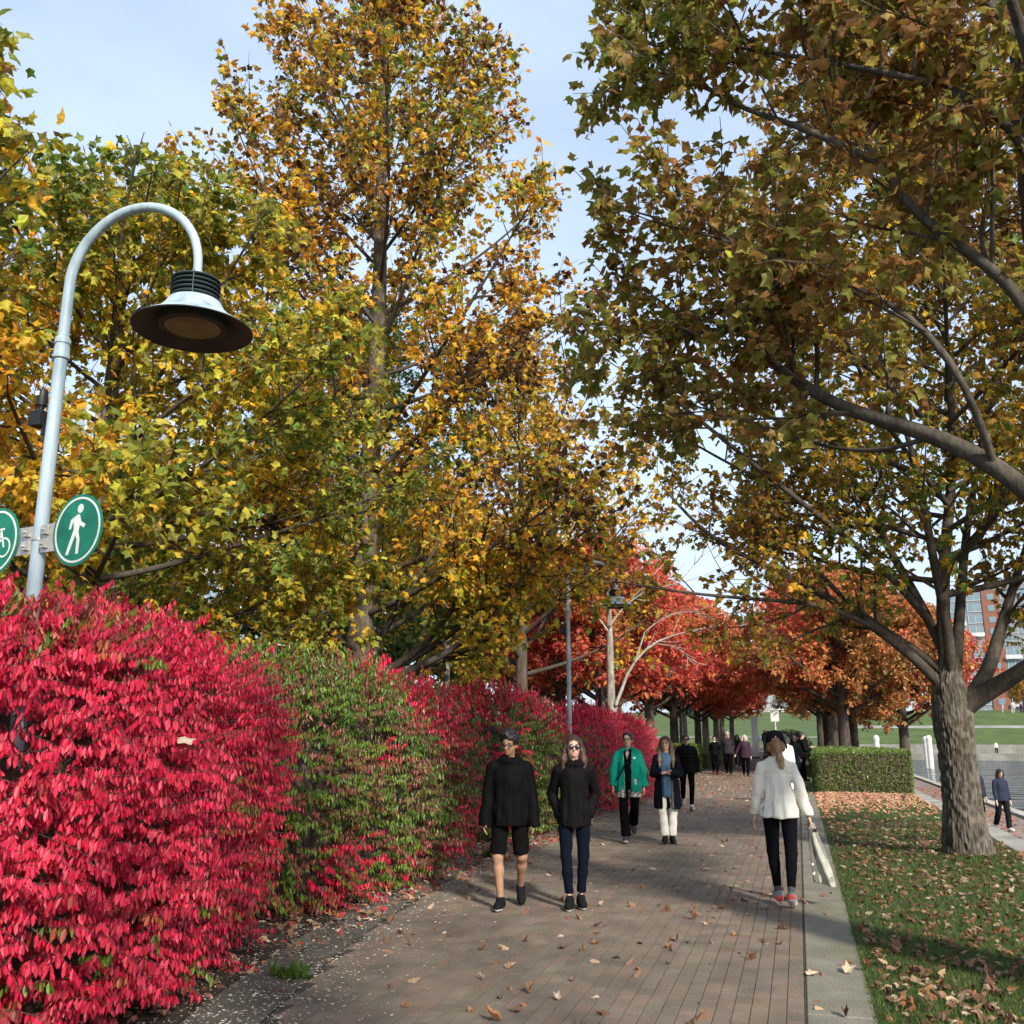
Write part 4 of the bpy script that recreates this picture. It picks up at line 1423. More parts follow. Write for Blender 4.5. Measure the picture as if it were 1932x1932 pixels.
hedge('clipped box hedge at the end of the lawn strip', .42, 3.15, 30.6, 37.5, 1.24, 26000, leaf=.062)
hedge('low clipped hedge below the copper maples', .5, 3.2, 42, 60, .9, 9000, leaf=.09)
hedge('clipped hedge left of the path beyond the magenta bush', -10.5, -4.6, 45.5, 49, 1.25, 12000, leaf=.085)
hedge('low hedge further along the left of the path', -9, -4.7, 53, 75, .8, 8000, leaf=.11)
# ------------------------------------------------------------------ people: implicit surfaces meshed with surface nets
class Field:
    def __init__(s, lo, hi, h):
        s.lo = np.asarray(lo, float)
        s.h = h
        n = np.ceil((np.asarray(hi) - s.lo) / h).astype(int) + 1
        s.ax = [s.lo[i] + h * np.arange(n[i]) for i in range(3)]
        s.D = np.full(n, .5, np.float32)

    def loc(s, lo, hi):
        sl = []
        for i in range(3):
            a = max(0, int((lo[i] - s.lo[i]) / s.h))
            b = min(len(s.ax[i]), int((hi[i] - s.lo[i]) / s.h) + 2)
            if b <= a: return None
            sl.append(slice(a, b))
        X, Y, Z = np.meshgrid(*[s.ax[i][sl[i]] for i in range(3)], indexing='ij')
        return tuple(sl), X, Y, Z

    def put(s, sl, d, k=0, sub=False):
        A = s.D[sl]
        if sub:
            s.D[sl] = np.maximum(A, -d)
        elif k > 0:
            hh = np.clip(.5 + .5 * (A - d) / k, 0, 1)
            s.D[sl] = A * (1 - hh) + d * hh - k * hh * (1 - hh)
        else:
            s.D[sl] = np.minimum(A, d)

    def cone(s, a, b, ra, rb, k=.02, sub=False, flat=False):
        a, b = np.asarray(a, float), np.asarray(b, float)
        m = max(ra, rb) + k + .03
        q = s.loc(np.minimum(a, b) - m, np.maximum(a, b) + m)
        if q is None: return
        sl, X, Y, Z = q
        ab = b - a
        L = max(ab @ ab, 1e-9)
        t = np.clip(((X - a[0]) * ab[0] + (Y - a[1]) * ab[1] + (Z - a[2]) * ab[2]) / L, 0, 1)
        d = np.sqrt((X - a[0] - t * ab[0]) ** 2 + (Y - a[1] - t * ab[1]) ** 2 + (Z - a[2] - t * ab[2]) ** 2) - (ra + (rb - ra) * t)
        if flat:
            u = nrm(ab)
            d = np.maximum(d, (X - b[0]) * u[0] + (Y - b[1]) * u[1] + (Z - b[2]) * u[2])
        s.put(sl, d, k, sub)

    def chain(s, pts, rad, k=.02):
        for i in range(len(pts) - 1): s.cone(pts[i], pts[i + 1], rad[i], rad[i + 1], k)

    def ell(s, c, r, R=None, k=.02, sub=False):
        c, r = np.asarray(c, float), np.asarray(r, float)
        m = r.max() + k + .02
        q = s.loc(c - m, c + m)
        if q is None: return
        sl, X, Y, Z = q
        P = np.stack([X - c[0], Y - c[1], Z - c[2]], -1)
        if R is not None: P = P @ R
        kk = np.linalg.norm(P / r, axis=-1)
        k2 = np.linalg.norm(P / r ** 2, axis=-1)
        d = kk * (kk - 1) / np.maximum(k2, 1e-6)
        s.put(sl, d, k, sub)

    def loft(s, prof, k=.02, sub=False, disp=None, ex=2.0):
        """prof rows: z, half width, half depth, y centre[, x centre]"""
        pr = np.asarray(prof, float)
        z0, z1 = pr[0, 0], pr[-1, 0]
        m = pr[:, 1:3].max() + k + .04
        xc = pr[:, 4] if pr.shape[1] > 4 else np.zeros(len(pr))
        q = s.loc((xc.min() - m, pr[:, 3].min() - m, z0 - k - .03), (xc.max() + m, pr[:, 3].max() + m, z1 + k + .03))
        if q is None: return
        sl, X, Y, Z = q
        zc = np.clip(Z, z0, z1)
        a = np.interp(zc, pr[:, 0], pr[:, 1])
        b = np.interp(zc, pr[:, 0], pr[:, 2])
        x = X - np.interp(zc, pr[:, 0], xc)
        y = Y - np.interp(zc, pr[:, 0], pr[:, 3])
        rr = (np.abs(x / a) ** ex + np.abs(y / b) ** ex) ** (1 / ex)
        d = (rr - 1) * np.minimum(a, b) * .9
        if disp is not None: d = d + disp(X, Y, Z)
        d = np.maximum(d, np.maximum(Z - z1, z0 - Z))
        s.put(sl, d, k, sub)

    def plane(s, n, c):
        n = np.asarray(n, float)
        X, Y, Z = np.meshgrid(*s.ax, indexing='ij', sparse=True)
        s.D = np.maximum(s.D, (n[0] * X + n[1] * Y + n[2] * Z - c)).astype(np.float32)

    def wrinkle(s, amp, f=(28, 28, 16), seed=0):
        X, Y, Z = np.meshgrid(*s.ax, indexing='ij', sparse=True)
        w = np.sin(f[0] * X + 1.7 * np.sin(9 * Z + seed) + seed) * np.sin(f[2] * Z + 2.3 * np.sin(11 * X + 7 * Y + seed)) + .6 * np.sin(f[1] * Y - f[2] * 1.6 * Z + 2 * np.sin(13 * X) + 2 * seed)
        s.D = (s.D + amp * w).astype(np.float32)

    def mesh(s):
        D, h = s.D, s.h
        D[0], D[-1], D[:, 0], D[:, -1], D[:, :, 0], D[:, :, -1] = (.5,) * 6
        S = D < 0
        nx_, ny_, nz_ = np.array(D.shape) - 1
        cnt = np.zeros((nx_, ny_, nz_), np.int8)
        for dx in (0, 1):
            for dy in (0, 1):
                for dz in (0, 1):
                    cnt += S[dx:dx + nx_, dy:dy + ny_, dz:dz + nz_]
        act = np.argwhere((cnt > 0) & (cnt < 8))
        idx = -np.ones((nx_, ny_, nz_), np.int32)
        idx[act[:, 0], act[:, 1], act[:, 2]] = np.arange(len(act))
        acc = np.zeros((len(act), 3))
        num = np.zeros(len(act))
        cor = np.array([(x, y, z) for x in (0, 1) for y in (0, 1) for z in (0, 1)])
        for i in range(8):
            for j in range(i + 1, 8):
                if np.abs(cor[i] - cor[j]).sum() != 1: continue
                A = D[tuple((act + cor[i]).T)]
                B = D[tuple((act + cor[j]).T)]
                m = (A < 0) != (B < 0)
                t = A[m] / (A[m] - B[m])
                acc[m] += cor[i] + (cor[j] - cor[i]) * t[:, None]
                num[m] += 1
        V = (act + acc / np.maximum(num, 1)[:, None]) * h + s.lo
        quads = []
        for ax in range(3):
            sh = [slice(None)] * 3
            a = S[tuple(slice(0, -1) if i == ax else slice(None) for i in range(3))]
            b = S[tuple(slice(1, None) if i == ax else slice(None) for i in range(3))]
            e = np.argwhere(a != b)
            o1, o2 = (ax + 1) % 3, (ax + 2) % 3
            ok = (e[:, o1] > 0) & (e[:, o2] > 0) & (e[:, o1] < D.shape[o1] - 1) & (e[:, o2] < D.shape[o2] - 1)
            e = e[ok]
            u = np.zeros(3, int); u[o1] = 1
            v = np.zeros(3, int); v[o2] = 1
            q = np.stack([idx[tuple((e - u - v).T)], idx[tuple((e - v).T)], idx[tuple(e.T)], idx[tuple((e - u).T)]], -1)
            flip = ~a[tuple(e.T)]
            q[flip] = q[flip][:, ::-1]
            quads.append(q)
        return V, np.vstack(quads)


def rotm(yaw=0, pitch=0, roll=0):
    cy_, sy__ = math.cos(yaw), math.sin(yaw)
    cp, sp = math.cos(pitch), math.sin(pitch)
    cr, sr = math.cos(roll), math.sin(roll)
    return np.array([[cy_, -sy__, 0], [sy__, cy_, 0], [0, 0, 1]]) @ np.array([[1, 0, 0], [0, cp, -sp], [0, sp, cp]]) @ np.array([[cr, 0, sr], [0, 1, 0], [-sr, 0, cr]])


class Person:
    """Skeleton at 1.75 m; faces +Y, right hand side is +X."""
    def __init__(s, label, loc, face, H, vox=.012, female=True, legs=((8, 4, 0), (-8, 14, -10)), arms=None, head=(0, 0, 0), group=None, name='person', lean=0, spread=.0):
        s.H, s.vox, s.f = H, vox, female
        s.k = H / 1.75
        s.sw = .165 if female else .185
        s.hw = .092 if female else .088
        s.legs = []
        for sx, (th, kn, fp) in zip((-1, 1), legs):
            hip = np.array([sx * s.hw, 0, .93])
            t = math.radians(th)
            knee = hip + .435 * np.array([0, math.sin(t), -math.cos(t)]) + [sx * spread, 0, 0]
            t2 = t - math.radians(kn)
            ank = knee + .415 * np.array([-sx * .075, math.sin(t2), -math.cos(t2)])
            f = math.radians(fp)
            fd = np.array([sx * .12, math.cos(f), math.sin(f)])
            fu = np.array([0, -math.sin(f), math.cos(f)])
            s.legs.append((hip, knee, ank, fd, fu))
        arms = arms or (((-.12, .05, -1), (-.03, .25, -1)), ((.12, .05, -1), (.03, .25, -1)))
        s.arms = []
        for sx, (u1, u2) in zip((-1, 1), arms):
            sh = np.array([sx * s.sw, -.005, 1.388])
            el = sh + .285 * nrm(u1)
            wr = el + .245 * nrm(u2)
            s.arms.append((sh, el, wr, nrm(u2)))
        s.hR = rotm(math.radians(head[0]), math.radians(head[1]), math.radians(head[2]))
        s.hc = np.array([0, .005, 1.50])
        s.parts = []
        s.label, s.loc, s.face, s.group, s.name = label, loc, face, group, name
        s.zmin = 9

    def hp(s, p):
        return s.hc + s.hR @ (np.asarray(p, float) - s.hc)

    def add(s, name, F, col, mat, parent=None):
        V, Q = F.mesh() if isinstance(F, Field) else F
        if callable(col): C = col(V)
        else: C = np.repeat(np.asarray(col, float)[None], len(V), 0)
        s.parts.append((name, V, Q, C, mat, parent))
        s.zmin = min(s.zmin, V[:, 2].min())

    # --- body
    def body(s, skin, bare=False, lips=None, brow=(.03, .02, .015), hand_curl=(.5, .5), stubble=0, mouth_open=False):
        v = s.vox
        F = Field((-.75, -.55, -.05), (.75, .65, 1.80), v)
        w = .90 if s.f else 1.0
        F.loft([(.86, .15, .10, 0), (.95, .155, .105, -.01), (1.08, .125 * w, .09, 0), (1.25, .15 * w, .10, 0), (1.38, .16 * w, .09, -.005), (1.45, .09, .06, -.01)], .03)
        for hip, knee, ank, fd, fu in s.legs:
            lk = 1.0 if bare else .72
            F.cone(hip, knee, .083 * lk, .054 * lk, .03)
            F.cone(knee, knee + (ank - knee) * .35 + [0, -.012 if bare else 0, 0], .052 * lk, .052 * lk, .03)
            F.cone(knee + (ank - knee) * .3, ank, .05 * lk, .034 * lk, .03)
            F.cone(ank - fu * .03, ank - fu * .04 + fd * .12, .034, .028, .02)
        for (sh, el, wr, u), curl, sx in zip(s.arms, hand_curl, (-1, 1)):
            F.cone((sx * .045, -.01, 1.44), sh, .035, .04, .03)
            F.cone(sh, el, .042, .034, .03)
            F.cone(el, wr, .037, .025, .02)
            s.hand(F, wr, u, sx, curl)
        n0 = np.array([0, -.015, 1.43])
        F.cone(n0, s.hp((0, .0, 1.56)), .055, .050, .03)
        F.ell(s.hp((0, -.005, 1.645)), (.074, .094, .100), s.hR, .02)
        F.ell(s.hp((0, .030, 1.583)), (.054, .060, .068), s.hR, .03)
        F.cone(s.hp((0, .088, 1.640)), s.hp((0, .112, 1.600)), .008, .013, .012)
        F.ell(s.hp((0, .075, 1.545)), (.022, .018, .016), s.hR, .015)
        for sx in (-1, 1):
            F.ell(s.hp((sx * .076, -.008, 1.61)), (.010, .020, .030), s.hR, .006)
            if v < .011: F.ell(s.hp((sx * .031, .098, 1.632)), (.016, .012, .010), s.hR, 0, True)
        F.ell(s.hp((0, .086, 1.566)), (.023, .010, .008), s.hR, .008)
        skin = np.asarray(skin, float)
        lips = np.asarray(lips if lips is not None else skin * [.8, .45, .45])

        def col(V):
            C = np.repeat(skin[None], len(V), 0) * (.94 + .12 * vnoise(V, 30)[:, None])
            q = (V - s.hc) @ s.hR + s.hc
            hd = q[:, 2] > 1.50
            fr = q[:, 1] > .05
            e = hd & fr & (np.abs(np.abs(q[:, 0]) - .031) < .015) & (np.abs(q[:, 2] - 1.632) < .009)
            C[e] = (.05, .035, .03)
            b = hd & fr & (np.abs(np.abs(q[:, 0]) - .032) < .019) & (np.abs(q[:, 2] - 1.656) < .006)
            C[b] = brow
            l = hd & (q[:, 1] > .075) & (np.abs(q[:, 0]) < .025) & (np.abs(q[:, 2] - 1.566) < .009)
            C[l] = lips
            ck = hd & fr & (np.abs(np.abs(q[:, 0]) - .042) < .018) & (np.abs(q[:, 2] - 1.595) < .016)
            C[ck] *= (1.06, .92, .9)
            if stubble:
                st = hd & (q[:, 2] < 1.585) & (q[:, 1] > .01) & ~l
                C[st] *= (1 - stubble)
            return C
        s.add('body', F, col, M_SKIN)

    def hand(s, F, wr, u, sx, curl):
        u = nrm(u)
        if s.vox > .013:
            F.cone(wr, wr + u * .10, .027, .030, .02)
            F.cone(wr + u * .10, wr + u * .165, .027, .016, .02)
            return
        side = nrm(np.cross(u, [0, 0, 1.0])) if abs(u[2]) < .8 else nrm(np.array([0, 1.0, 0]) - u * u[1])   # across the knuckles
        pn = nrm(np.cross(u, side)) * (-sx)
        if abs(u[2]) >= .8 and pn[0] * sx > 0: pn = -pn       # palm faces the thigh
        palm = wr + u * .05
        Rm = np.stack([side, pn, u], -1)
        F.ell(palm, (.040, .017, .052), Rm, .015)
        for i, (o, L) in enumerate(((-.032, .062), (-.011, .075), (.011, .070), (.031, .055))):
            b0 = wr + u * .088 - side * o * 1.0
            d1 = nrm(u + pn * curl * .6 - side * o * 2.5)
            d2 = nrm(u + pn * curl * 2.0 - side * o * 1.5)
            m = b0 + d1 * L * .5
            F.cone(wr + u * .07 - side * o * .9, b0, .0095, .0095, .006)
            F.cone(b0, m, .0095, .0088, .002)
            F.cone(m, m + d2 * L * .5, .0088, .0072, .002)
        t0 = wr + u * .025 + side * .028
        t1 = t0 + nrm(u * .7 + side * .75 + pn * .3) * .040
        F.cone(t0, t1, .0125, .0105, .006)
        F.cone(t1, t1 + nrm(u + pn * .5 + side * .15) * .034, .0105, .008, .003)

    # --- clothes
    def top(s, name, col, hem=.86, infl=.03, flare=0.0, sleeve=(.054, .049, .042), collar=None, hood=0, neck=1.50, amp=.004, mat=None, cuff=1.0, belly=0, puff=0, yoke=False, vneck=0, open_w=0, seed=0, zip_=False, box=0, hemdrop=0, drape=.006):
        F = Field((-.75, -.5, hem - .06), (.75, .6, 1.62), max(s.vox * 1.35, .0108))
        w = .92 if s.f else 1.0
        i = infl

        def disp(X, Y, Z):
            d = 0
            th_ = np.arctan2(Y, X)
            d = d + drape * np.clip((1.28 - Z) / .35, 0, 1) * (np.sin(9 * th_ + 3 * Z + seed) + .6 * np.sin(17 * th_ - 6 * Z + 2 * seed))
            if puff: d = d - puff * np.abs(np.sin(Z * math.pi / .085))
            return d
        hipw = (.152 if s.f else .148) + i + flare
        F.loft([(hem, hipw, .115 + i + flare * .8, 0), (.98, .155 + i + flare * .6 + box, .112 + i + flare * .4, 0), (1.10, .140 * w + i + flare * .25 + box, .105 + i + belly, .005), (1.25, .146 * w + i + box * .7, .112 + i, .005), (1.36, .150 * w + i, .100 + i, 0), (1.43, .118 + i * .6, .085 + i * .6, -.005), (1.47, .085 + i * .4, .070 + i * .4, -.01), (1.49, .07, .06, -.01)], .02, disp=disp)
        for sh, el, wr, u in s.arms:
            e2 = el + (wr - el) * cuff
            sx = np.sign(sh[0])
            F.cone((sx * .045, -.01, 1.452), sh + [-sx * .02, 0, .005], .040 + i * .5, .046 + i * .4, .03)
            F.cone(sh, el, sleeve[0] + i * .3, sleeve[1] + i * .25, .022)
            F.cone(el, e2, sleeve[1] + i * .25, sleeve[2] + i * .15, .012, flat=True)
        if collar:
            F.cone((0, -.02, 1.43), (0, -.012, 1.43 + collar), .085, .078, .015)
        if hood:
            F.ell((0, -.095, 1.46), (.13, .07, .075), None, .03)
            F.ell((0, .0, 1.455), (.135, .115, .045), None, .03)
        if amp: F.wrinkle(amp, seed=seed)
        if puff:
            X, Y, Z = np.meshgrid(*F.ax, indexing='ij', sparse=True)
            F.D = (F.D - .006 * np.abs(np.sin(Z * math.pi / .075)) + .003).astype(np.float32)
        if yoke:
            X, Y, Z = np.meshgrid(*F.ax, indexing='ij', sparse=True)
            F.D = (F.D + .006 * np.exp(-((Z - 1.325 + .25 * X ** 2 * 2) / .007) ** 2) * (Y < 0)).astype(np.float32)
            F.D = (F.D + .005 * np.exp(-((np.abs(X) - .085 - .05 * (1.3 - Z)) / .007) ** 2) * (Y < 0) * (Z < 1.33)).astype(np.float32)
        if zip_:
            X, Y, Z = np.meshgrid(*F.ax, indexing='ij', sparse=True)
            F.D = (F.D + .008 * np.exp(-((X) / .008) ** 2) * (Y > 0)).astype(np.float32)
        if hemdrop:
            X, Y, Z = np.meshgrid(*F.ax, indexing='ij', sparse=True)
            F.D = np.maximum(F.D, hem + hemdrop * np.clip(np.abs(X) / .17, 0, 1) - Z).astype(np.float32) if hemdrop > 0 else F.D
        else:
            pass
        # sleeve ends and neck opening
        for sh, el, wr, u in s.arms:
            pass
        q = F.loc((-.08, -.08, 1.40), (.08, .13, 1.62))
        sl, X, Y, Z = q
        dn = np.sqrt(X ** 2 + (Y + .008) ** 2) - .058 - np.clip(Z - 1.45, 0, .1) * .15
        if vneck: dn = np.maximum(dn, 1.46 - Z)
        else: dn = np.maximum(dn, 1.455 - Z)
        F.put(sl, dn, 0, True)
        if vneck:
            sl, X, Y, Z = F.loc((-.12, .0, hem - .05), (.12, .3, 1.60))
            width = np.interp(Z, [hem, 1.2, 1.36, 1.50], [open_w, open_w, open_w * .9 + .015, vneck])
            F.put(sl, np.maximum(np.abs(X - .01) - width, .055 - Y), 0, True)
        s.add(name, F, col, mat or M_CLOTH)

    def pants(s, name, col, r=(.092, .060, .048), end=1.0, amp=.003, waist=.99, seed=0, mat=None):
        F = Field((-.36, -.62, .0), (.36, .68, 1.08), max(s.vox * 1.35, .0108))
        F.loft([(.84, .155, .11, -.005), (.92, .172 if s.f else .162, .122, -.012), (waist, .150, .108, 0), (waist + .01, .14, .1, 0)], .03)
        for hip, knee, ank, fd, fu in s.legs:
            if end < .75:
                e = hip + (knee - hip) * (end / .5) if end <= .5 else knee + (ank - knee) * (end - .5) * 2
                F.cone(hip, e, r[0], r[1], .012, flat=True)
                F.plane  # hem stays rounded
            else:
                e = knee + (ank - knee) * (end - .5) * 2
                F.cone(hip, knee, r[0], r[1], .025)
                F.cone(knee, knee + (e - knee) * .45, r[1], (r[1] * .55 + r[2] * .45) + .004, .02)
                F.cone(knee + (e - knee) * .4, e, (r[1] * .6 + r[2] * .4), r[2], .012, flat=True)
        if amp: F.wrinkle(amp, (30, 30, 24), seed)
        s.add(name, F, col, mat or M_CLOTH)

    def flat_hems(s, name, col, tops, rads, cut, h=.1):
        pass

    def shoes(s, col, sole=(.75, .74, .70), accent=None, high=0.0):
        for (hip, knee, ank, fd, fu), sx in zip(s.legs, (-1, 1)):
            c = ank - fu * .045
            F = Field(c - .26, c + .34, min(max(.0095, s.vox * .8), .02))
            fd = nrm(fd)
            sd = np.cross(fd, fu)
            heel, ball, toe = c - fd * .055, c + fd * .11, c + fd * .165 - fu * .008
            F.cone(ank - fu * (.012 - high), heel, .041, .040, .02)
            F.cone(ank - fu * .02, ball, .043, .040, .03)
            F.cone(heel - fu * .008, ball - fu * .012, .040, .045, .02)
            F.cone(ball - fu * .012, toe - fu * .010, .044, .034, .02)
            base = c - fu * .052
            n = -fu
            F.plane(n, n @ base)

            def colf(V, base=base, fu=fu, fd=fd, c=c):
                C = np.repeat(np.asarray(col, float)[None], len(V), 0)
                z = (V - base) @ fu
                if accent is not None:
                    a = ((V - c) @ fd < -.045) & (z > .02)
                    C[a] = accent
                    C[(z > .075)] = np.asarray(col) * .5
                C[z < .022] = sole
                return C
            s.add('shoe', F, colf, M_CLOTH)

    def socks(s, col):
        for (hip, knee, ank, fd, fu) in s.legs:
            F = Field(ank - .12, ank + .2, .009)
            F.cone(ank - fu * .02, ank + nrm(knee - ank) * .10, .040, .041, .01)
            s.add('sock', F, col, M_CLOTH)

    def hair(s, col, style, amp=.004, tip=None):
        F = Field((-.24, -.30, 1.12), (.24, .24, 1.84), min(max(s.vox, .009), .022))
        top = .013
        R = s.hR
        F.ell(s.hp((0, -.014, 1.657)), (.082 + top * .6, .098 + top, .100 + top), R, .02)
        if style == 'curly':
            F.ell(s.hp((0, -.02, 1.70)), (.100, .108, .088), R, .03)
            F.ell(s.hp((.01, .025, 1.748)), (.080, .066, .042), R, .03)
        if style in ('long', 'wavy'):
            w = .115 if style == 'wavy' else .098
            for sx in (-1, 1):
                F.chain([s.hp((sx * .07, .0, 1.70)), s.hp((sx * .092, .0, 1.60)), s.hp((sx * .11, .015, 1.50)), np.array([sx * (.115 if style == 'long' else .10), .075 if style == 'long' else .03, 1.36 if style == 'long' else 1.42]), np.array([sx * .115, .10 if style == 'long' else .04, 1.24 if style == 'long' else 1.38])], [.028, .034, .038, .034, .016], .03)
            F.chain([s.hp((0, -.06, 1.66)), s.hp((0, -.085, 1.55)), (0, -.10, 1.42), (0, -.11, 1.30)], [.07, .085, .095, .05], .03)
        if style == 'bob':
            for sx in (-1, 1):
                F.chain([s.hp((sx * .07, -.01, 1.70)), s.hp((sx * .092, .0, 1.60)), s.hp((sx * .10, .01, 1.51))], [.03, .038, .026], .03)
            F.chain([s.hp((0, -.05, 1.66)), s.hp((0, -.075, 1.54))], [.075, .07], .03)
        if style == 'pony':
            F.ell(s.hp((0, -.115, 1.665)), (.035, .035, .04), R, .02)
            F.chain([s.hp((0, -.12, 1.66)), s.hp((.03, -.15, 1.56)), s.hp((.055, -.12, 1.44)), s.hp((.06, -.10, 1.34))], [.03, .034, .03, .012], .02)
        if style == 'lowbun':
            F.chain([s.hp((0, -.09, 1.66)), s.hp((.0, -.115, 1.585)), s.hp((.02, -.13, 1.53))], [.055, .042, .040], .02)
            F.chain([s.hp((.02, -.13, 1.54)), s.hp((.03, -.145, 1.47)), s.hp((.045, -.13, 1.40)), s.hp((.055, -.115, 1.36))], [.036, .040, .028, .010], .015)
            for sx in (-1, 1): F.chain([s.hp((sx * .075, .01, 1.64)), s.hp((sx * .07, -.05, 1.58)), s.hp((.01, -.11, 1.57))], [.02, .028, .03], .02)
        # face opening
        sl, X, Y, Z = F.loc((-.24, -.1, 1.3), (.24, .24, 1.84))
        P = (np.stack([X, Y, Z], -1) - s.hc) @ R + s.hc
        hl = {'curly': 1.712, 'short': 1.700, 'bald': 1.72}.get(style, 1.705)
        e = np.sqrt((P[..., 0] / .072) ** 2 + ((P[..., 2] - 1.60) / (hl - 1.60)) ** 2)
        dd = np.maximum((e - 1) * .06, (.035 if style in ('curly', 'short', 'bald') else .025) - P[..., 1])
        if style in ('short', 'curly', 'bald', 'pony', 'lowbun'):
            d2 = np.maximum(P[..., 2] - (1.615 if style != 'bald' else 1.62), -.035 - P[..., 1])
            dd = np.minimum(dd, np.maximum(d2, np.abs(P[..., 2] - 1.5) - .13))
        F.put(sl, dd, 0, True)
        X, Y, Z = np.meshgrid(*F.ax, indexing='ij', sparse=True)
        if style == 'curly':
            F.D = (F.D + .011 * np.sin(105 * X + 20 * Z) * np.sin(98 * Y + 1) * np.sin(100 * Z + 30 * X)).astype(np.float32)
        else:
            F.D = (F.D + amp * np.sin(170 * X + 25 * np.sin(14 * Z) * .3 + 60 * Y) * .7).astype(np.float32)
        col = np.asarray(col, float)

        def colf(V):
            f = fbm(V * [1, 1, .15], 60, 3, 2)[:, None]
            C = col * (.65 + .7 * f)
            if tip is not None:
                t = np.clip((1.58 - V[:, 2]) / .22, 0, 1)[:, None] * (.5 + .8 * f)
                C = C * (1 - np.clip(t, 0, 1)) + np.asarray(tip) * np.clip(t, 0, 1)
            return C
        s.add('hair', F, colf, M_HAIR)

    def glasses(s, dark=True, col=(.012, .012, .014), big=0):
        F = Field((-.13, -.06, 1.50), (.13, .20, 1.75), .0042)
        for sx in (-1, 1):
            c = s.hp((sx * .034, .104, 1.632))
            if dark:
                F.ell(c, (.032 + big, .010, .024 + big), s.hR, .004)
            else:
                th = np.linspace(0, 2 * np.pi, 15)
                for a, b in zip(th[:-1], th[1:]):
                    F.cone(c + s.hR @ np.array([.029 * math.cos(a), 0, .022 * math.sin(a)]), c + s.hR @ np.array([.029 * math.cos(b), 0, .022 * math.sin(b)]), .0042, .0042, 0)
            F.cone(s.hp((sx * .064, .092, 1.640)), s.hp((sx * .083, -.005, 1.632)), .0042, .0042, 0)
        F.cone(s.hp((-.012, .108, 1.640)), s.hp((.012, .108, 1.640)), .0045, .0045, 0)
        s.add('sunglasses' if dark else 'glasses', F, col, M_PLASTIC)

    def cap(s, col):
        F = Field((-.16, -.2, 1.55), (.16, .28, 1.84), .007)
        F.ell(s.hp((0, -.006, 1.665)), (.106, .130, .120), s.hR, 0)
        F.ell(s.hp((0, .145, 1.665)), (.078, .085, .012), s.hR, .01)
        R = s.hR
        n = R @ np.array([0, -.18, -1.0])
        F.plane(n, n @ s.hp((0, 0, 1.640)))
        F.ell(s.hp((0, -.125, 1.645)), (.038, .045, .026), s.hR, 0, True)

        def colf(V):
            q = (V - s.hc) @ s.hR + s.hc
            C = np.repeat(np.asarray(col, float)[None], len(V), 0)
            m = (np.hypot(q[:, 0], q[:, 2] - 1.705) < .008) & (q[:, 1] < -.05)
            C[m] = (.5, .5, .5)
            return C
        s.add('cap', F, colf, M_CLOTH)

    def finish(s):
        x, y, z = s.loc
        e = empty(s.name, (x, y, z), s.label, 'person', s.group, math.radians(s.face) - math.pi / 2)
        dz = -s.zmin
        made = {}
        for name, V, Q, C, mat, parent in s.parts:
            o = obj(name, mesh_np(name, (V + [0, 0, dz]) * s.k, Q, mat, C, True), e)
            made[name] = o
        s.empty = e
        return e


BLK, BLK2, NAVY = (.0032, .0034, .0040), (.0055, .0052, .0055), (.010, .014, .028)
SK_L, SK_M, SK_T = (.52, .33, .25), (.42, .25, .18), (.33, .19, .12)
FC = -73.6          # heading that faces the viewer from the path, degrees from +X


def gp(x, y):
    d = _FW * _F + _R * (x - 966) - _UP * (y - 966)
    return CAM + d * (-EYE / d[2])


# 1. man in black with shorts
g_ = gp(962, 1716)
p = Person('man in black jacket and shorts with glasses and curly hair', (g_[0], g_[1], .009), -78, 1.70, .0098, False,
           legs=((-3, 34, -34), (7, 6, 2)), arms=(((-.16, .0, -1), (-.08, .16, -1)), ((.17, .0, -1), (.10, .12, -1))), head=(-16, -10, 0), spread=.035)
p.body(SK_T, True, stubble=.25, brow=(.012, .009, .008))
p.top('jacket', BLK, hem=.80, infl=.030, flare=.015, sleeve=(.058, .056, .066), collar=.05, hood=1, amp=.005, box=.012, cuff=1.30, mat=M_SHELL, seed=1)
p.pants('shorts', BLK2, r=(.092, .084, .1), end=.47, amp=.004, waist=.97)
p.shoes((.012, .012, .013), high=.01)
p.hair((.010, .008, .007), 'curly')
p.glasses(False, (.04, .03, .025))
p.finish()

# 2. woman in black jacket and jeans
g_ = gp(1086, 1716)
p = Person('woman in black zipped jacket, dark jeans and sunglasses', (g_[0], g_[1], .009), -75, 1.66, .0098, True,
           legs=((-1, 6, 0), (4, 3, 0)), arms=(((-.30, -.52, -1), (.32, .42, -.9)), ((.30, -.52, -1), (-.32, .42, -.9))), head=(4, 3, 0))
p.body(SK_L, lips=(.42, .16, .15))
p.top('jacket', (.0055, .0050, .0055), hem=.79, infl=.020, flare=.006, sleeve=(.056, .054, .05), cuff=1.15, collar=.07, hood=1, amp=.004, zip_=True, mat=M_SHELL, seed=2, hemdrop=.045)
p.pants('jeans', (.0045, .0075, .014), r=(.090, .058, .047), end=.93, amp=.0035, seed=1)
p.shoes((.012, .012, .013), high=.02)
p.hair((.045, .020, .012), 'wavy', tip=(.10, .045, .022))
p.glasses(True)
p.finish()

# 3. woman in teal jacket
TEAL = (.006, .20, .150)


def snake(V):
    f = vnoise(V, 42, 3)
    g2 = np.abs(np.sin(V[:, 0] * 75) + np.sin(V[:, 2] * 65 + V[:, 0] * 20))
    return np.where(((f > .52) ^ (g2 > 1.1))[:, None], np.array([[.50, .46, .40]]), np.array([[.11, .095, .09]]))


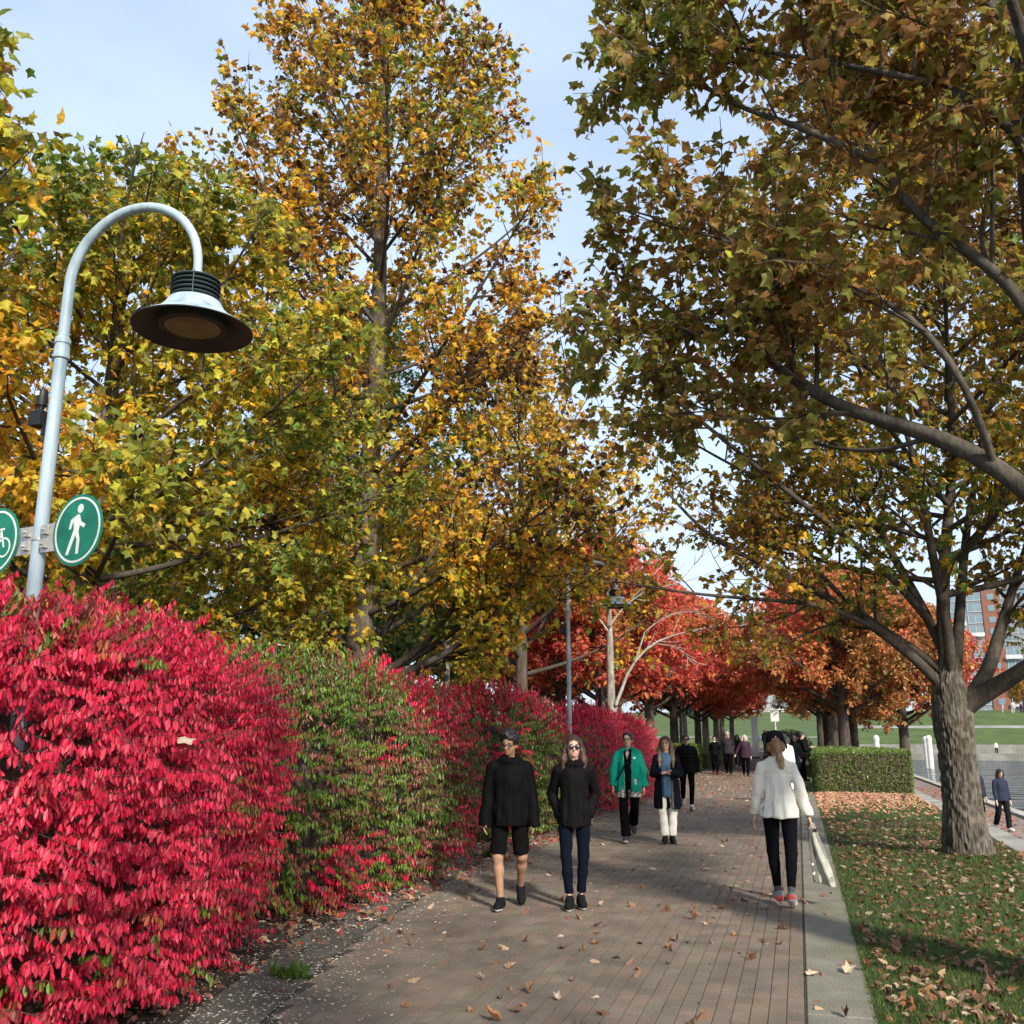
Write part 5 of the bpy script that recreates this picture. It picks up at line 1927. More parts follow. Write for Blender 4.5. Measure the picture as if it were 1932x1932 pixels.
def teal_col(V):
    C = np.repeat(np.array([TEAL]), len(V), 0)
    m = (np.hypot((V[:, 0] + .105) / .022, (V[:, 2] - 1.335) / .010) < 1) & (V[:, 1] > 0)
    C[m] = (.55, .62, .6)
    return C


g_ = gp(1189, 1590)
p = Person('woman in open teal jacket and black trousers', (g_[0], g_[1], .009), -80, 1.72, .0105, True,
           legs=((-20, 30, -32), (12, 4, 8)), arms=(((-.30, -.05, -1), (-.02, .15, -1)), ((.30, -.05, -1), (.05, .25, -1))), head=(-14, 2, 0))
p.body(SK_L)
p.top('cardigan', snake, hem=.70, infl=.018, flare=.035, sleeve=(.04, .04, .045), vneck=.10, open_w=.05, amp=.004, cuff=.9)
p.top('blouse', BLK, hem=.84, infl=.008, flare=0, sleeve=(.03, .02, .01), amp=.002, cuff=.02, vneck=.06, open_w=0)
p.top('jacket', teal_col, hem=.80, infl=.036, flare=.03, sleeve=(.066, .064, .058), collar=.045, hood=1, vneck=.06, open_w=.055, amp=.008, mat=M_SHELL, seed=3)
p.pants('trousers', BLK, r=(.096, .070, .082), end=.99, amp=.0035, seed=2)
p.shoes((.045, .035, .04))
p.hair((.014, .010, .009), 'pony')
p.glasses(False, (.02, .015, .012))
Fs_ = Field((-.3, -.1, .7), (.3, .4, 1.6), .008)
Fs_.chain([(-.06, .10, 1.47), (-.02, .175, 1.36), (.09, .185, 1.15), (.19, .16, .98)], [.012, .012, .012, .012], .005)
p.add('strap', Fs_, BLK, M_CLOTH)
p.finish()

# 4. woman in navy coat and white trousers, arms folded
g_ = gp(1262, 1592)
p = Person('woman in navy coat over denim shirt with white trousers', (g_[0], g_[1], .009), -80, 1.645, .0105, True,
           legs=((0, 3, 0), (10, 6, 10)), arms=(((-.25, .12, -1), (.85, .62, .10)), ((.25, .10, -1), (-.85, .70, .16))), head=(-14, 0, 0))
p.body(SK_L, lips=(.35, .12, .12), hand_curl=(.2, .3))


def denim(V):
    f = fbm(V * [1, 1, .5], 14, 9, 3)[:, None]
    return np.array([.025, .060, .105]) * (1 - f) + np.array([.10, .17, .25]) * f


p.top('shirt', denim, hem=.74, infl=.018, flare=.01, sleeve=(.03, .03, .02), collar=.035, amp=.003, cuff=.1, seed=4)


def coat_col(V):
    C = np.repeat(np.array([[.006, .0075, .013]]), len(V), 0)
    m = (np.abs(np.abs(V[:, 0]) - .085) < .018) & (V[:, 1] > .08) & (V[:, 2] < 1.02)
    C[m & (V[:, 0] < 0)] = (.10, .09, .08)
    return C


p.top('coat', coat_col, hem=.55, infl=.024, flare=.055, sleeve=(.056, .053, .05), vneck=.085, open_w=.075, amp=.004, seed=5)
p.pants('trousers', (.62, .60, .53), r=(.090, .068, .076), end=.97, amp=.004, seed=3)
p.shoes((.012, .012, .012), sole=(.03, .03, .03))
p.hair((.075, .042, .026), 'long', tip=(.24, .15, .085))
p.finish()

# 5. woman in black puffer behind her
g_ = gp(1299, 1530)
p = Person('woman in black puffer jacket and sunglasses behind the navy coat', (g_[0], g_[1], .009), -76, 1.69, .012, True,
           legs=((12, 5, 6), (-14, 34, -34)), arms=(((-.3, -.05, -1), (-.05, .2, -1)), ((.3, -.05, -1), (.0, .2, -1))), head=(6, 0, 0))
p.body(SK_L)
p.top('puffer_jacket', BLK2, hem=.84, infl=.042, flare=0, sleeve=(.07, .068, .055), collar=.08, hood=1, puff=.012, amp=.002, mat=M_SHELL)
p.pants('leggings', BLK, r=(.092, .062, .05), end=.95, amp=.002)
p.socks((.6, .6, .58))
p.shoes((.30, .29, .27))
p.hair((.03, .015, .010), 'short')
p.glasses(True, big=.004)
p.finish()

# 6. woman in white jacket seen from behind, with a grey garment in her hand
g_ = gp(1482, 1712)
WJ = (.70, .68, .60)
p = Person('woman in white jacket, black leggings and cap walking away', (g_[0], g_[1], .009), 94, 1.66, .0098, True,
           legs=((10, 8, 6), (-7, 12, -22)), arms=(((-.24, -.03, -1), (-.14, .10, -1)), ((.28, -.03, -1), (.24, .05, -1))), head=(0, -4, 0))
p.body(SK_L, hand_curl=(.55, 1.4))
p.top('jacket', WJ, hem=.86, infl=.014, flare=.045, sleeve=(.055, .052, .05), collar=.05, yoke=True, drape=.010, amp=.008, seed=6, cuff=.95)
p.pants('leggings', (.006, .0065, .009), r=(.094, .064, .044), end=.93, amp=.001)
p.socks((.10, .10, .11))
p.shoes((.42, .43, .42), accent=(.72, .12, .10), sole=(.70, .68, .66))
p.hair((.22, .12, .055), 'lowbun', tip=(.50, .32, .17))
p.cap((.012, .012, .013))
walker = p.finish()
wr = p.arms[1][2]
hx, hy, hz = wr + p.arms[1][3] * .09 + [0, 0, -p.zmin]
# the carried garment: a top-level thing hanging from her hand
F = Field((-.20, -.14, -.80), (.40, .14, .08), .009)


X, Y, Z = np.meshgrid(*F.ax, indexing='ij')
zc = np.clip(Z, -.74, .02)
ha = np.interp(zc, [-.74, -.45, -.25, -.08, .02], [.118, .100, .074, .048, .030])
xc = np.interp(zc, [-.74, -.45, -.25, -.08, .02], [.115, .078, .042, .012, 0])
amp = np.clip(-zc * 1.6, .1, 1)
yc = amp * (.046 * np.sin(40 * (X - xc) / (ha / .12) + 7 * Z) + .012 * np.sin(58 * X - 12 * Z + 2 * np.sin(9 * Z)))
thick = np.interp(zc, [-.74, -.3, .02], [.016, .020, .022])
d = np.maximum(np.abs(X - xc) - ha, np.abs(Y - yc) - thick)
d = np.maximum(d, np.maximum(Z - .02, -.74 - Z))
F.D = (d * .75).astype(np.float32)
F.plane((-.26, 0, -1), .55)
V, Q = F.mesh()


def gcol(V):
    C = np.where((V[:, :1] < .035 - .12 * V[:, 2:] * .6 - .03), np.array([[.13, .126, .108]]), np.array([[.36, .35, .30]])) * (.8 + .4 * fbm(V, 9, 2)[:, None])
    m = (np.abs(V[:, 0] - .03) < .022) & (np.abs(V[:, 2] + .055) < .018) & (V[:, 1] < 0)
    C[m] = (.03, .03, .03)
    for (cx, cz) in ((.16, -.52),):
        r = np.hypot(V[:, 0] - cx, V[:, 2] - cz)
        C[(r < .022) & (V[:, 1] < 0)] = (.12, .12, .11)
        C[(r < .011) & (V[:, 1] < 0)] = (.36, .35, .31)
    t = np.abs(np.hypot((V[:, 0] + .01) / .03, (V[:, 2] + .42) / .045) - 1) < .2
    C[t & (V[:, 1] < -.02)] = (.6, .6, .57)
    return C


e = empty('carried_garment', (0, 0, 0), 'light grey canvas garment hanging from the hand of the woman in white', 'garment')
obj('cloth', mesh_np('cloth', V, Q, M_CLOTH, gcol(V), True), e)
M4 = Matrix.Translation(walker.location) @ Matrix.Rotation(walker.rotation_euler[2], 4, 'Z')
e.location = M4 @ Vector((hx * p.k, hy * p.k, hz * p.k))
e.rotation_euler = walker.rotation_euler


def gloc(x, y, d):
    q = at(x, y, d)
    return (q[0], q[1], hill(q[1]) + .009)


def walker_simple(label, x, d, H, face, female, topc, botc, hair, style, vox=.023, skin=SK_L, hem=.84, infl=.03, flare=0, arms=None, legs=((12, 6, 6), (-12, 24, -20)), shoe=(.02, .02, .02), sole=(.2, .2, .2), puff=0, pr=(.1, .072, .062), z=None, head=(0, 0, 0), glasses=False, hood=0, extra=None):
    q = gloc(x, 1386, d)
    if z is not None: q = (q[0], q[1], z)
    P = Person(label, q, face, H, vox, female, legs, arms, head)
    P.body(skin)
    P.top('jacket', topc, hem=hem, infl=infl, flare=flare, collar=.05, amp=.003, puff=puff, hood=hood, mat=M_SHELL)
    P.pants('trousers', botc, r=pr, amp=.002)
    P.shoes(shoe, sole)
    if style: P.hair(hair, style)
    if glasses: P.glasses(True)
    if extra: extra(P)
    return P.finish()


pocket = (((-.30, -.50, -1), (.32, .42, -.9)), ((.30, -.50, -1), (-.32, .42, -.9)))


def white_collar(P):
    F = Field((-.15, -.15, 1.40), (.15, .15, 1.60), .014)
    F.cone((0, -.01, 1.45), (0, -.005, 1.50), .075, .065, .01)
    P.add('collar', F, (.75, .75, .75), M_CLOTH)


walker_simple('slim person in black with white collar, hands in pockets', 1347, 44, 1.62, -80, True, BLK, BLK, (.02, .012, .01), 'short', arms=pocket, shoe=(.20, .02, .03), extra=white_collar)
walker_simple('white haired man in dark jacket walking on the path', 1372, 44, 1.80, -80, False, (.030, .026, .032), BLK, (.62, .60, .57), 'bald', arms=pocket, infl=.05, pr=(.11, .088, .08))
walker_simple('woman with long dark hair behind the white haired man', 1390, 52, 1.68, -80, True, (.035, .022, .026), (.03, .045, .08), (.02, .012, .01), 'long', shoe=(.6, .6, .6), sole=(.7, .7, .7))
walker_simple('woman in purple quilted vest with pale hat on the path', 1404, 42, 1.66, -82, True, (.042, .022, .035), BLK, (.55, .52, .48), 'bob', hem=.78, infl=.045, puff=.01, arms=(((-.2, 0, -1), (-.05, .2, -1)), ((.62, -.05, -1), (.45, .2, -1))))
walker_simple('person in pale blue shirt and cream trousers far down the path', 1430, 95, 1.62, -80, True, (.22, .30, .50), (.60, .54, .42), (.02, .015, .01), 'short', vox=.03, glasses=True, shoe=(.5, .45, .38))
walker_simple('person in black hood far down the path', 1443, 86, 1.85, -80, False, BLK, BLK, (.01, .01, .01), 'bob', vox=.03, infl=.05)
walker_simple('person in dark grey beside the one in black hood', 1456, 87, 1.80, -80, False, (.03, .03, .034), (.03, .03, .035), (.02, .015, .01), 'short', vox=.03, infl=.05)
walker_simple('woman in all white clothes walking ahead of the white jacket', 1478, 26, 1.70, 92, True, (.78, .78, .78), (.78, .78, .78), (.018, .013, .012), 'pony', vox=.017, hem=.98, pr=(.11, .085, .08), shoe=(.6, .6, .6), sole=(.7, .7, .7))
walker_simple('woman in black top and long dark trousers seen from behind', 1497, 37, 1.66, 92, True, BLK, (.012, .018, .03), (.02, .012, .01), 'bob', vox=.018, pr=(.11, .1, .11))
walker_simple('man in black jacket holding up a phone beside the hedge', 1512, 38, 1.76, 12, False, BLK2, BLK2, (.012, .01, .01), 'short', vox=.018, arms=(((-.1, .25, -1), (.05, 1, .35)), ((.1, .25, -1), (-.05, 1, .35))), legs=((4, 2, 0), (-4, 6, 0)), infl=.045)
walker_simple('person in white hood and dark beanie further along', 1480, 56, 1.86, 92, True, (.70, .70, .70), (.05, .05, .055), (.012, .012, .012), 'short', vox=.022, infl=.05, hood=1)
walker_simple('person in black with dark backpack beyond the phone holder', 1503, 47, 1.74, 80, False, BLK, BLK, (.012, .01, .01), 'short', vox=.022, infl=.06)
q = at(1875, 1457, 30)
walker_simple('woman in navy quilted jacket on the lower walkway by the water', 1876, 30, 1.62, -70, True, (.028, .034, .058), (.013, .013, .015), (.018, .012, .010), 'bob', vox=.015, puff=.008, z=-.84, shoe=(.75, .74, .72), sole=(.8, .8, .78), head=(0, -25, 0), pr=(.1, .08, .075))
walker_simple('person in navy jacket mostly hidden behind the tree trunk', 1830, 30.6, 1.70, -70, False, (.03, .034, .05), (.013, .013, .015), (.018, .012, .010), 'short', vox=.023, z=-.84)
q = at(1877, 1418, 161)
walker_simple('tiny figure in white top and black trousers across the water', 1877, 161, 1.75, -90, True, (.7, .7, .7), BLK, (.015, .012, .01), 'short', vox=.03, z=-1.03)
# ------------------------------------------------------------------ street lamps with path signs
M_PAINT = mat_noise('pale_blue_paint', (.19, .26, .30), (.36, .45, .50), 9, .5, .15, 60, spec=.35, stretch=(1, 1, .18), lo=.30, hi=.55)
M_DKPAINT = mat_noise('dark_green_paint', (.020, .030, .032), (.035, .048, .05), 6, .45)
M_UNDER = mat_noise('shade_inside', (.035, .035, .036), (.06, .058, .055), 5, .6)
M_LENS = mat_noise('lamp_lens', (.16, .13, .07), (.26, .21, .12), 8, .35)
M_SIGN = mat_noise('sign_green', (.003, .13, .078), (.006, .21, .128), 7, .5, spec=.3)
M_WHITE = mat_noise('sign_white', (.62, .66, .62), (.72, .75, .71), 5, .5)
M_STEEL = mat_noise('bracket_steel', (.42, .41, .38), (.56, .55, .52), 8, .4, metal=.6)
M_BLACK = mat_noise('black_box', (.012, .012, .013), (.022, .022, .024), 8, .5)


def arm_pts(r=.5, z0=4.65, n=26):
    th = np.linspace(math.pi, 0, n)
    return np.stack([r + r * np.cos(th), np.zeros(n), z0 + r * np.sin(th)], -1)


def sign(parent, x, z, kind, r=.225):
    s_ = bpy.data.objects.new('sign', None)
    b = MB()
    th = np.linspace(0, 2 * np.pi, 48, endpoint=False)
    # disc faces -Y, built in the XZ plane
    M = np.array([[1, 0, 0, x], [0, 0, 1, 0], [0, 1, 0, z], [0, 0, 0, 1]], float)
    b.prism(np.c_[r * np.cos(th), r * np.sin(th)], -.002, .002, M)
    o = b.build('sign_disc', M_SIGN, parent)
    y0, y1 = -.0045, -.0025

    def pr(poly, name):
        bb = MB()
        bb.prism(poly, y0, y1, M)
        return bb.build(name, M_WHITE, o)
    b = MB()
    for rr, nm in ((r * .885, 'ring'),):
        n = 48
        ro, ri = rr + .007, rr - .007
        V, F = [], []
        for yy_ in (y0, y1):
            for q in (ro, ri):
                V += [(x + q * math.cos(t), yy_, z + q * math.sin(t)) for t in th]
        for i in range(n):
            j = (i + 1) % n
            F += [[i, j, n + j, n + i], [i, j, 2 * n + j, 2 * n + i], [n + i, n + j, 3 * n + j, 3 * n + i]]
        b.add(V, F)
    b.build('ring', M_WHITE, o)
    k = r / .225
    if kind == 'walk':
        pr([(.026 * k * math.cos(t) + .012 * k, .132 * k + .029 * k * math.sin(t)) for t in np.linspace(0, 2 * np.pi, 20, endpoint=False)], 'head')
        pr(np.array([(-.005, .098), (.010, .095), (.028, .050), (.072, .028), (.060, .008), (.018, .028), (.012, -.015), (.030, -.065), (.028, -.152), (.005, -.152), (.004, -.062), (-.012, -.030), (-.062, -.152), (-.088, -.152), (-.040, -.020), (-.030, .010), (-.040, .045), (-.045, .058), (-.060, .008), (-.078, .008), (-.066, .068)]) * k, 'figure')
    else:
        for cx in (-.085, .085):
            bb = MB()
            n = 32
            t2 = np.linspace(0, 2 * np.pi, n, endpoint=False)
            V = []
            for yy_ in (y0, y1):
                for q in (.066, .054):
                    V += [(x + cx * k + q * k * math.cos(t), yy_, z - .045 * k + q * k * math.sin(t)) for t in t2]
            F = []
            for i in range(n):
                j = (i + 1) % n
                F += [[i, j, n + j, n + i], [i, j, 2 * n + j, 2 * n + i]]
            bb.add(V, F)
            bb.build('wheel', M_WHITE, o)
        bb = MB()
        for (a, c) in (((-.085, -.045), (-.045, .05)), ((-.045, .05), (.05, .05)), ((.085, -.045), (.04, .075)), ((-.005, -.045), (.05, .045)), ((-.005, -.045), (-.05, .05)), ((-.085, -.045), (-.005, -.045)), ((-.055, .075), (-.045, .05)), ((-.075, .078), (-.035, .078)), ((.03, .078), (.075, .078))):
            a, c = np.array(a) * k, np.array(c) * k
            d = nrm(c - a)
            q = np.array([-d[1], d[0]]) * .006 * k
            bb.prism([a - q, c - q, c + q, a + q], y0, y1, M)
        bb.build('frame', M_WHITE, o)
    return o


def lamp(label, x, y, arm_rot=0.0, signs=True, sign_rot=0.0, z=0.0, box=True, sc=1.0):
    e = empty('street_lamp', (x, y, z), label, 'lamp post', 'pale blue gooseneck lamps along the path', arm_rot)
    e.scale = (sc, sc, sc)
    b = MB()
    b.tube([(0, 0, 0), (0, 0, 2.2), (0, 0, 4.22)], [.050, .046, .041], 24)
    shade_auto(b.build('pole', M_PAINT, e))
    b = MB()
    b.lathe([(.11, .0), (.11, .04), (.085, .06), (.075, .18), (.069, .20)], 24)
    shade_auto(b.build('base_cover', M_PAINT, e))
    b = MB()
    b.lathe([(.042, 4.12), (.052, 4.125), (.054, 4.15), (.049, 4.16), (.049, 4.205), (.045, 4.21), (.045, 4.225), (.051, 4.23), (.051, 4.26), (.04, 4.275), (.03, 4.28)], 24)
    shade_auto(b.build('collar', M_PAINT, e))
    b = MB()
    P = np.vstack([[(0, 0, 4.2), (0, 0, 4.4), (0, 0, 4.55)], arm_pts()[1:], [(1.0, 0, 4.60)]])
    b.tube(P, np.linspace(.036, .028, len(P)), 18, ref=np.array([0, 1.0, 0]))
    shade_auto(b.build('arm', M_PAINT, e))
    h = 4.58
    b = MB()
    b.lathe([(.036, h + .03), (.040, h + .01), (.036, h), (.045, h - .012), (.085, h - .03), (.09, h - .035)], 28, (1.0, 0, 0))
    shade_auto(b.build('cap', M_PAINT, e))
    for i in range(5):
        zz_ = h - .045 - i * .030
        b = MB()
        b.lathe([(.03, zz_ + .006), (.150, zz_ + .008), (.155, zz_), (.150, zz_ - .006), (.03, zz_ - .004)], 36, (1.0, 0, 0))
        shade_auto(b.build('cooling_fin', M_DKPAINT, e))
    b = MB()
    b.lathe([(.10, h - .03), (.10, h - .2)], 24, (1.0, 0, 0))
    for a in range(4):
        t = a * math.pi / 2 + .5
        b.tube([(1 + .152 * math.cos(t), .152 * math.sin(t), h - .03), (1 + .152 * math.cos(t), .152 * math.sin(t), h - .2)], [.004, .004], 6)
    b.build('housing', M_DKPAINT, e)
    zt = h - .19
    b = MB()
    b.lathe([(.13, zt + .004), (.165, zt), (.19, zt - .045), (.245, zt - .105), (.365, zt - .178), (.372, zt - .184)], 56, (1.0, 0, 0))
    sh = b.build('lamp_shade', M_PAINT, e)
    shade_auto(sh)
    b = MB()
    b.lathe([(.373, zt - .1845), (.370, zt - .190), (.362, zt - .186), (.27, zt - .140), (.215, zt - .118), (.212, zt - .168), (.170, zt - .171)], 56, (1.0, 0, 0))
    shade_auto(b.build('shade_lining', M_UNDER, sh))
    b = MB()
    b.lathe([(.1695, zt - .172), (.163, zt - .177), (.10, zt - .183), (.0001, zt - .186)], 48, (1.0, 0, 0))
    shade_auto(b.build('lens', M_LENS, sh), 60)
    if box:
        b = MB()
        b.box(-.155, -.06, -.055, .04, 3.66, 3.76)
        b.box(-.075, -.05, -.02, .02, 3.60, 3.68)
        q = b.build('sensor_box', M_BLACK, e)
        b = MB()
        b.lathe([(.018, 3.76), (.018, 3.785), (.024, 3.786), (.024, 3.80), (.036, 3.802), (.038, 3.83), (.036, 3.90), (.03, 3.915), (.0001, 3.918)], 20, (-.105, -.01, 0))
        shade_auto(b.build('sensor_cap', M_BLACK, q))
        b = MB()
        b.box(-.125, -.095, -.0505, -.0485, 3.865, 3.895)
        b.build('sticker', M_WHITE, q)
    if signs:
        sg = bpy.data.objects.new('sign_bracket', None)
        b = MB()
        zc = 2.90
        for sx in (-1, 1):
            b.box(sx * .045 if sx > 0 else -.21, .21 if sx > 0 else -.045, -.022, -.012, zc - .09, zc + .09)
            for zz_ in (-.065, .022):
                b.box(sx * .066 if sx > 0 else -.115, .115 if sx > 0 else -.066, -.05, -.023, zc + zz_, zc + zz_ + .055)
        b.lathe([(.0465, zc - .01), (.050, zc - .008), (.050, zc + .008), (.0465, zc + .01)], 24)
        br = b.build('sign_bracket', M_STEEL, e)
        b = MB()
        for sx in (-1, 1):
            for zz_ in (-.04, .05):
                b.lathe([(.0001, .0), (.009, .0), (.009, .01)], 10)
                b.v[-1] = b.v[-1] @ np.array([[1, 0, 0], [0, 0, -1], [0, 1, 0]]).T * [1, -1, 1] + [sx * .09, -.062, zc + zz_]
        b.build('bolt', M_STEEL, br)
        br.rotation_euler = (0, 0, sign_rot)
        for kind, sx in (('walk', 1), ('cycle', -1)):
            s_ = sign(e, sx * .395, 2.92, kind)
            s_.rotation_euler = (0, 0, sign_rot)
            s_.location = (0, 0, 0)
            off = Matrix.Rotation(sign_rot, 3, 'Z') @ Vector((0, -.03, 0))
            s_.location = off
    return e


lamp('pale blue gooseneck lamp post with round green path signs beside the crimson bush', -4.53, 4.80, 0.0, True, math.radians(-12))
lamp('pale blue gooseneck lamp post standing behind the magenta bush', -4.60, 19.9, .12, False, box=True, sc=1.04)
lamp('distant lamp post with two round signs among the maple trunks', -6.1, 54, 0, True, 0, box=False)

# ------------------------------------------------------------------ grass on the lawn
def blades(n, x0, x1, y0, y1, h, w):
    x, y = RNG.uniform(x0, x1, n), RNG.uniform(y0, y1, n)
    P = np.stack([x, y, np.zeros(n)], -1)
    d = fbm(P, 1.1, 31, 2)
    k = RNG.random(n) < .25 + 1.3 * d
    P = P[k]
    n = len(P)
    P[:, 2] = lawn_z(P) - .005
    a = RNG.uniform(0, 2 * np.pi, n)
    side = np.stack([np.cos(a), np.sin(a), np.zeros(n)], -1)
    ln = RNG.normal(0, .5, (n, 3)); ln[:, 2] = 1
    ln = nrm(ln)
    hh = h * RNG.uniform(.4, 1.2, n)
    tip = P + ln * hh[:, None] + np.stack([-side[:, 1], side[:, 0], np.zeros(n)], -1) * (hh * .35)[:, None]
    mid = P + ln * (hh * .55)[:, None]
    ww = w * RNG.uniform(.7, 1.3, n)
    V = np.stack([P - side * ww[:, None], P + side * ww[:, None], tip], 1)
    C = pick_cols(n, [(.065, .115, .020), (.095, .150, .030), (.13, .165, .04), (.22, .19, .08)], [4, 4, 2, .6])
    return V.reshape(-1, 3), n, np.repeat(C, 3, 0)


GVv, GC, gn = [], [], 0
for args in ((52000, .33, 2.95, 4.6, 9.5, .055, .0028), (34000, .33, 2.95, 9.5, 16, .055, .004), (22000, .33, 2.95, 16, 31, .06, .006)):
    V, n, C = blades(*args)
    GVv.append(V); GC.append(C); gn += n
i5 = np.arange(gn)[:, None] * 3
grass = obj('grass', mesh_np('grass', np.vstack(GVv), [(np.array([[0, 1, 2]]) + i5)], M_GRASS, np.vstack(GC)))
tag(grass, 'short green grass growing on the lawn strip', 'grass', None, 'stuff')

# ------------------------------------------------------------------ fallen leaves
DRY = [(.26, .15, .085), (.20, .105, .06), (.38, .26, .16), (.12, .062, .038), (.30, .135, .06), (.46, .36, .25), (.16, .08, .05), (.22, .12, .075)]
MAPLE5 = sym([(.35, .05), (.22, .25), (.52, .45), (.22, .55)], [0, .4, 1.0])
dry_mesh = []
for tpl in (TULIP, MAPLE5, STAR):
    for c in DRY:
        dry_mesh += leaf_variants('fallen_leaf', tpl, [c], M_DRY, (.3, 1.3), (-.7, 1.0))


def drop_leaf(x, y, z, size, label, group, flat=.16):
    me = dry_mesh[int(RNG.integers(len(dry_mesh)))]
    a = RNG.uniform(0, 2 * np.pi)
    N = nrm(np.array([RNG.normal(0, flat), RNG.normal(0, flat), 1.0]))
    if RNG.random() < .4: N = -N
    o = place_leaf(me, None, np.zeros(3), np.array([x, y, z + size * .09]), np.array([math.cos(a), math.sin(a), RNG.normal(.02, .06)]), N, size, 'fallen_leaf')
    return tag(o, label, 'leaf', group)


cnt = 0
while cnt < 175:
    y = 5.2 + 6.5 * RNG.random() ** 1.3
    x = RNG.uniform(left_edge(y) - .3, .33)
    if vnoise(np.array([[x, y, 0]]), .9, 12)[0] < RNG.random() * .75: continue
    q = to_px(np.array([[x, y, 0.]]))[0]
    if q[0] < 5 or q[0] > 1930 or q[1] > 1940: continue
    drop_leaf(x, y, .010, RNG.uniform(.05, .105), 'dry brown fallen leaf lying on the brick path', 'fallen leaves on the brick path')
    cnt += 1
for i in range(125):
    y = 5.4 + 4.5 * RNG.random() ** 1.2
    x = .40 + 2.5 * RNG.random() ** .9
    if to_px(np.array([[x, y, 0.]]))[0, 0] > 1935: x = RNG.uniform(.4, 1.2)
    drop_leaf(x, y, lawn_z(np.array([[x, y, 0.]]))[0] + .03, RNG.uniform(.05, .10), 'dry curled fallen leaf lying in the lawn grass', 'fallen leaves on the lawn', .5)


def litter(name, label, n, xf, yf, zf, cols, size, flat=.5, tpl=MAPLE5, curl=(-.4, .7)):
    x, y = xf(n), yf(n)
    P = np.stack([x, y, np.zeros(n)], -1)
    P[:, 2] = zf(P)
    a = RNG.uniform(0, 2 * np.pi, n)
    sz = RNG.uniform(size[0], size[1], n)
    P[:, 2] += sz * .08
    T = np.stack([np.cos(a), np.sin(a), RNG.normal(.05, .15, n)], -1)
    N = nrm(np.stack([RNG.normal(0, flat, n), RNG.normal(0, flat, n), np.ones(n)], -1))
    V, F, C = leaf_arrays(tpl, P, T, N, sz, pick_cols(n, cols, [1] * len(cols)), RNG.uniform(.1, 1.2, n), RNG.uniform(*curl, n), 1.05)
    o = obj(name, mesh_np(name, V, F, M_DRY, C))
    return tag(o, label, 'leaves', None, 'stuff')


U = lambda a, b: (lambda n: RNG.uniform(a, b, n))
litter('leaf_litter', 'brown leaves strewn thickly over the lawn', 3200, U(.42, 2.95), lambda n: 5.4 + 15.6 * RNG.random(n) ** 1.1, lambda P: lawn_z(P) + .025, [tuple(.72 * q for q in c) for c in DRY], (.045, .095))
litter('leaf_litter', 'pink and orange leaves carpeting the lawn before the hedge', 3200, lambda n: .4 + 2.6 * RNG.random(n) ** 1.6, lambda n: 30.3 - np.abs(RNG.normal(0, 3.6, n)), lambda P: lawn_z(P) + .025, [(.55, .26, .15), (.50, .20, .12), (.45, .30, .18), (.55, .36, .22)], (.06, .11))
litter('leaf_litter', 'orange leaves blown over the lower walkway by the water', 3500, lambda n: 3.5 + 2.9 * RNG.random(n), U(17, 52), lambda P: -.842 + 0 * P[:, 0], [(.42, .14, .07), (.45, .20, .10), (.36, .12, .06)], (.06, .12))
litter('leaf_litter', 'red and tan leaves scattered on the path further on', 1500, U(-4.4, .3), lambda n: 22 + 26 * RNG.random(n), lambda P: .009 + 0 * P[:, 0], DRY + [(.5, .12, .06), (.5, .26, .13), (.5, .3, .2)], (.06, .12))
litter('leaf_litter', 'brown leaves scattered over the middle of the brick path', 330, U(-4.3, .3), lambda n: 11 + 12 * RNG.random(n), lambda P: .009 + 0 * P[:, 0], DRY, (.05, .105), .2)
litter('leaf_litter', 'brown leaves heaped under the spindle bushes', 2600, lambda n: RNG.uniform(-5.6, -3.9, n), lambda n: 4 + 16 * RNG.random(n), lambda P: .008 + .02 * RNG.random(len(P)), DRY + [(.30, .05, .04), (.40, .05, .06)], (.05, .10))


def xpet(n):
    y = ypet.y
    e = left_edge(y)
    return e - .25 + np.abs(RNG.normal(0, .42, n)) * np.where(RNG.random(n) < .5, -1, 1)


def ypet(n):
    return ypet.y


ypet.y = 4.8 + 11 * RNG.random(5200) ** 1.4
litter('leaf_scraps', 'tiny pale leaf scraps sprinkled along the bush edge', 5200, xpet, ypet, lambda P: .0105 + 0 * P[:, 0], [(.62, .58, .50), (.55, .50, .42), (.48, .36, .30)], (.016, .034), .3, OVAL, (-.2, .3))
# a pale leaf caught in the crimson bush, and grass tufts by the edging
o = place_leaf(leaf_variants('caught_leaf', TULIP, [(.62, .50, .36)], M_DRY)[0], None, np.zeros(3), at(335, 1392, 6.35), np.array([1, .3, -.15]), np.array([.1, -.35, .9]), .115, 'caught_leaf')
tag(o, 'pale dry leaf caught on the face of the crimson bush', 'leaf')


def tuft(label, x, y, n=60, h=.16, broad=False):
    P = np.repeat(np.array([[0, 0, .0]]), n, 0) + RNG.normal(0, .05, (n, 3)) * [1, 1, 0]
    T = nrm(np.stack([RNG.normal(0, .6, n), RNG.normal(0, .6, n), np.ones(n) * .8], -1))
    V, F, C = leaf_arrays(OVAL, P, T, nrm(RNG.normal(0, 1, (n, 3)) + [0, 0, .3]), h * RNG.uniform(.5, 1.1, n), pick_cols(n, [(.06, .11, .02), (.09, .14, .03)], [1, 1]), np.full(n, .2), RNG.uniform(0, .5, n))
    o = obj('grass_tuft', mesh_np('grass_tuft', V * ([1, 1, 1] if broad else [1, 1, 1]), F, M_GRASS, C), None, (x, y, .012))
    tag(o, label, 'weed')


g1, g2, g3 = gp(548, 1848), gp(930, 1618), gp(700, 1756)
tuft('green weed growing at the edging below the crimson bush', g1[0], g1[1], 50, .14)
tuft('grass tuft beside the man in black at the bed edge', g2[0], g2[1], 120, .13)

